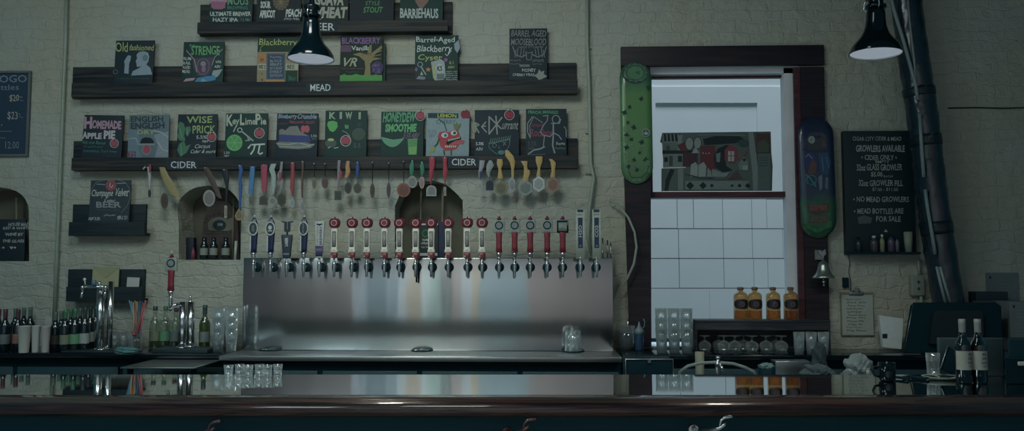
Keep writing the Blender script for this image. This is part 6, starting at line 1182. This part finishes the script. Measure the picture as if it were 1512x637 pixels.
# faucet
p0 = on_sink(1058, 4.40); e = empty('sink_faucet', p0); tag(e, 'chrome sink faucet standing inside the arc of the pale hose', 'faucet'); e['_o'] = (0, 0, 0)
MB().lathe([(.02, 0), (.02, .01), (.013, .02), (.013, .10), (.016, .105), (.016, .13), (.008, .14), (.008, .15)], n=16).build('riser', M_CHROME, e); MB().tube([(0, 0, .12), (.0, -.05, .132), (0, -.09, .12), (0, -.1, .1)], .008, 10).build('spout', M_CHROME, e); MB().lathe([(.012, .15), (.015, .156), (.012, .166)], n=12).build('knob', M_CHROME, e)
hp = [(1000, 560), (1004, 549), (1016, 541), (1034, 536.5), (1058, 535.5), (1082, 537.5), (1100, 543), (1114, 550), (1122, 560)]
m = MB(); pts = []
for (u_, v_) in hp:
    r_ = ray(u_, v_); k = 4.50/r_.dot(FV); pts.append(CAM+r_*k)
pts[0].z = pts[-1].z = z_s+.008
m.tube(pts, .009, 10); tag(m.build('hose', mat('grey_hose', ob(78, 92, 92), .5), origin=pts[0]), 'grey hose arching over the sink behind the bar', 'hose')
# metal-framed black box
p0 = on_sink(954, 4.48); m = MB(); m.box(-.125, .125, -.09, .09, .0, .148, bev=.004); o = m.build('black_case', M_BLACK); o.location = p0+Vector((0, 0, .0005)); tag(o, 'black case with a metal rim behind the bar near the steel counter end', 'case')
m = MB(); m.tube([(-.126, -.092, .02), (-.126, -.092, .148), (.126, -.092, .148), (.126, -.092, .02)], .004, 8); m.build('metal_rim', M_STEELD, o); MB().box(-.008, .008, -.1, -.0905, .13, .145).build('latch', M_STEELD, o)
# dark cup with ice
p0 = on_sink(1129, 4.45); e = empty('dark_cup', p0); tag(e, 'dark cup heaped with crumpled film behind the bar beside the hose', 'cup'); e['_o'] = (0, 0, 0)
MB().lathe([(0, .0005), (.04, .0), (.046, .10), (.043, .10), (.038, .01), (0, .01)], n=20, cap0=False, cap1=False).build('cup_body', M_BLACK, e)
random.seed(6); m = MB(); 
bm = bmesh.new(); bmesh.ops.create_icosphere(bm, subdivisions=3, radius=1)
for v in bm.verts: n_ = v.co.normalized(); k = 1+random.uniform(-.16, .16); v.co = Vector((n_.x*.044*k, n_.y*.044*k, .102+n_.z*.022*k))
bm.verts.index_update(); m.add([v.co.copy() for v in bm.verts], [tuple(v.index for v in f.verts) for f in bm.faces]); bm.free(); m.build('film', mat('crumpled_film', ob(62, 90, 92), .2, spec=.8), e)
p0 = on_sink(1031, 4.62); o = MB().lathe([(.0, 0), (.022, 0), (.024, .03), (.026, .165), (0, .165)], n=14, cap0=False, cap1=False).build('small_tub', mat('tub_cream', ob(84, 90, 78), .6)); o.location = p0+Vector((0, 0, .0005)); tag(o, 'small cream tub behind the arching hose', 'tub')
M_RAG = mat('grey_rag', ob(44, 60, 64), .9); 
def rag(px, d, w_, h, lab, m_, seed, name='rag', cat='cloth'):
    random.seed(seed); p = on_sink(px, d); bm = bmesh.new(); bmesh.ops.create_icosphere(bm, subdivisions=4, radius=1); ph = [random.random()*6 for _ in range(6)]
    for v in bm.verts:
        n_ = v.co.normalized(); k = 1+.16*math.sin(4*n_.x+ph[0])*math.cos(5*n_.y+ph[1])+.12*math.sin(8*n_.z+ph[2]+4*n_.x)+.07*math.sin(15*n_.x+ph[3])*math.sin(12*n_.z+ph[4])+random.uniform(-.02, .02)
        v.co = Vector((n_.x*k*w_, n_.y*k*.06, max(0, n_.z*k*.5+.5)*h))
    me = bpy.data.meshes.new(name); bm.to_mesh(me); bm.free(); me.materials.append(m_); o = bpy.data.objects.new(name, me); C.objects.link(o); o.location = p+Vector((0, 0, .0005)); tag(o, lab, cat)
rag(1202, 4.47, .085, .115, 'long grey crumpled rag behind the bar', M_RAG, 21); rag(1206, 4.70, .04, .20, 'dark grey bunched rag standing higher behind the long rag', mat('dark_rag', ob(30, 44, 50), .9), 22); rag(1246, 4.37, .03, .085, 'small pale crumpled rag near the foil bag', mat('pale_rag', ob(66, 80, 82), .9), 23)
rag(1264, 4.46, .072, .165, 'pale crumpled foil bag behind the bar', mat('foil_bag', ob(84, 98, 100), .3, spec=.8), 24, 'foil_bag', 'bag')
p0 = on_sink(1172, 4.6); o = MB().box(-.1, .1, -.05, .05, 0, .105, bev=.004).build('steel_pan', M_STEELD); o.location = on_sink(1164, 4.74)+Vector((0, 0, .0005)); tag(o, 'plain steel pan behind the bar between the film cup and the rags', 'pan')
# left of window: jar and squeeze bottle
p0 = G(924, 516, CZ); e = empty('pitcher', p0+Vector((0, 0, .0005))); tag(e, 'clear pitcher half full of dark liquid beside the steel counter end', 'pitcher'); e['_o'] = (0, 0, 0)
MB().lathe([(0, 0), (.05, 0), (.056, .02), (.062, .15), (.060, .15), (.052, .02), (0, .01)], n=22, cap0=False, cap1=False).build('glass_wall', M_GLASS, e); MB().lathe([(.047, .012), (.051, .022), (.0565, .108), (0, .108)], n=22, cap1=False).build('dark_liquid', mat('dark_liquid', ob(10, 28, 44), .15), e); MB().lathe([(.0575, .108), (.058, .118), (0, .118)], n=22, cap1=False).build('foam', mat('grey_foam', ob(66, 80, 84), .7), e)
MB().tube([(.062, 0, .13), (.09, 0, .125), (.094, 0, .08), (.06, 0, .04)], .006, 10).build('handle', M_GLASS, e)
MB().tube([(.01, 0, .1), (.015, -.01, .19)], .005, 8).build('stirring_spoon', M_CHROME, e)
p0 = G(944, 518, CZ); e = empty('squeeze_bottle', p0+Vector((0, 0, .0005))); tag(e, 'dark blue squeeze bottle with a nozzle beside the pitcher', 'bottle'); e['_o'] = (0, 0, 0)
MB().lathe([(0, 0), (.026, 0), (.028, .006), (.028, .10), (.027, .112)], n=18, cap0=False).build('bottle_body', mat('squeeze_blue', ob(14, 38, 60), .3), e); MB().lathe([(.0285, .104), (.0285, .128), (.018, .142), (.010, .152), (.004, .182)], n=18).build('nozzle_cap', mat('squeeze_cap', ob(62, 82, 88), .4), e); MB().tube([(.022, 0, .14), (.034, 0, .155), (.036, 0, .18), (.028, 0, .2)], .003, 8).build('cap_strap', mat('squeeze_cap', ob(62, 82, 88), .4), e)
# ================================================================== NICHES
# left niche: price board and pole
y = .03; a_ = P(-40, 383, y); b_ = P(38, 324, y); o = MB().box(a_.x, b_.x, y, y+.015, P(0, 386, 0).z+.001, b_.z, bev=.002).build('letter_board', mat('letter_board_black', ob(3, 22, 32), .5), origin=((a_.x+b_.x)/2, y, a_.z)); tag(o, 'black letter board in the arched niche lettered House Made Red & White Wine', 'board')
ar = Art(y); k = (104, 116, 112); ar.T('HOUSE MADE', 12, 329, 45, 334, k, .02, sh=1); ar.T('RED & WHITE', 4, 335, 44, 339, k, .02, sh=1); ar.T('WINE BY', 7, 344, 34, 348.5, k, .03, sh=1); ar.T('THE GLASS', 3, 354, 35, 358.5, k, .03, sh=1)
for x in (-2, 5, 22): ar.E(x, 366, 1.6, 1.5, k)
ar.pg([(14, 364.5), (15.5, 364), (17, 365), (18.5, 364), (20, 364.5), (17, 369)], k); ar.T('.', 1, 366, 2, 367, k); ar.build('lettering', o)
for k_, (px, lab) in enumerate(((8, 'pale upright pole in the niche above the letter board'), (40, 'pale upright pole at the edge of the letter board niche'))):
    y = .12; tag(MB().tube([(P(px, 385, 0).x, y, P(px, 386, 0).z+.001), (P(px, 285, 0).x, y, P(px, 290, 0).z)], .009, 8).build('pole', mat('pale_pole', ob(74, 74, 58), .5), origin=(P(px, 385, 0).x, y, P(px, 386, 0).z)), lab, 'pole')
# middle niche: burlap sack sign + bottles
zn = P(300, 384, 0).z+.001
y = .17; m = MB(); pts = [(296, 384), (300, 330), (306, 306), (318, 296), (336, 298), (350, 312), (353, 384)]
m.prism([(P(u_, v_, y).x, max(zn, P(u_, v_, y).z)) for u_, v_ in pts], y, y+.03); sk_ = m.build('printed_sack', mat('burlap_brown', ob(48, 42, 40), .9, var=.3, scale=60), origin=(P(325, 384, y).x, y, zn)); tag(sk_, 'brown printed sack with a winged round emblem standing in the arched niche', 'sack')
ar = Art(y); ar.E(324, 333, 17, 12.5, (74, 80, 66)); ar.E(324, 333, 10, 8, (26, 36, 38)); ar.R(320, 328, 330, 336, (16, 44, 56)); ar.T('CIDER', 321, 330, 329, 333.5, W_, .01); ar.R(301, 341, 340, 345.5, (28, 28, 30)); ar.T('BREWING CO', 302, 342, 339, 345, (66, 62, 54), .01)
for i in range(9): t = math.pi*(1.05+.9*i/8); ar.E(323+20*math.cos(t), 331+15*math.sin(t), 1.6, 1.2, (30, 28, 28))
ar.pg([(334, 325), (346, 320), (344, 338), (336, 342)], (72, 76, 62)); ar.pg([(314, 325), (307, 330), (308, 340), (314, 341)], (72, 76, 62)); ar.build('emblem', sk_)
for k_, (px, c_, lab) in enumerate(((301, 0, 'small bottle with a pale label in the niche, nearest the dark carton'), (315, 1, 'small bottle with a pale label in the niche, between two alike'), (333, 2, 'small bottle with a pale label in the niche, nearest the standing tube'))):
    y = .09; q = P(px, 384, y); e = wine('small_labelled_bottle', M_DARKGLASS, M_DARKGLASS, mat('label_niche', ob(84, 92, 88), .6), body_h=.11, r=.028, H=.19, lab=(.04, .10)); e.location = (q.x, y, zn); e.scale = (.95, .95, .8); tag(e, lab, 'bottle', 'small labelled bottles in the arched niche')
a_ = P(274, 384, .12); b_ = P(287, 351, .12); o = MB().box(a_.x, b_.x, .11, .16, zn, b_.z, bev=.002).build('carton', mat('navy_carton', ob(10, 20, 36), .6), origin=((a_.x+b_.x)/2, .135, zn)); tag(o, 'dark navy carton at the plaster side of the arched niche', 'carton')
q = P(285, 384, .07); o = MB().lathe([(.014, 0), (.014, .05), (.007, .07), (.004, .085)], n=12).build('pink_candle', mat('pink_wax', ob(84, 34, 54), .5)); o.location = (q.x, .07, zn); tag(o, 'small pink candle before the navy carton', 'candle')
q = P(347, 384, .1); o = MB().tube([(0, 0, 0), (.005, 0, .13)], .010, 10).build('white_tube', M_TWHITE); o.location = (q.x, .1, zn); tag(o, 'slim white tube standing at the tap side of the arched niche', 'tube')
q = P(343, 384, .14); tag(MB().tube([(q.x, .14, zn), (q.x, .14, P(343, 292, .14).z)], .006, 8).build('pole', mat('pale_pole', ob(74, 74, 58), .5), origin=(q.x, .14, zn)), 'thin pale upright pole inside the sack niche', 'pole')
# right niche: pipes + posters (stand on the top of the steel box / niche sill)
zs = P(620, 410, 0).z+.001
for px, lab in ((621, 'thin pale vertical pipe in the niche above the green-logo poster'), (653, 'thicker pale vertical pipe in the niche beside the navy board')):
    y = .10; q = P(px, 378, y); tag(MB().tube([(q.x, y, zs), (q.x, y, P(px, 275, y).z)], .005 if px < 640 else .009, 8).build('niche_pipe', mat('pale_pole', ob(74, 74, 58), .5), origin=(q.x, y, zs)), lab, 'pipe')
y = .035; a_ = P(619, 381, y); b_ = P(647, 330, y); o = MB().box(a_.x, b_.x, y, y+.008, zs, b_.z).build('poster_board', mat('poster_black', ob(8, 22, 28), .5), origin=((a_.x+b_.x)/2, y, zs)); tag(o, 'small black poster with a green round logo in the niche behind the taps', 'poster')
ar = Art(y); ar.L([(620, 331.5), (646, 331.5)], 2.2, W_); ar.E(628, 345, 5, 6, (36, 84, 52)); ar.E(628, 345, 3.4, 4, (20, 50, 36)); ar.T('HARD', 624, 353, 634, 356, W_, .02); ar.T('CIDERS', 622, 358, 636, 361, W_, .02); ar.T('ON TAP', 622, 364, 634, 366.5, W_, 0); ar.R(620, 374, 646, 378, W_); ar.build('print', o)
y = .05; a_ = P(643, 381, y); b_ = P(654, 328, y); o = MB().box(a_.x, b_.x+.01, y, y+.012, zs, b_.z).build('navy_board', mat('navy_board', ob(8, 26, 52), .5), origin=((a_.x+b_.x)/2, y, zs)); tag(o, 'narrow navy board standing beside the green-logo poster', 'board')
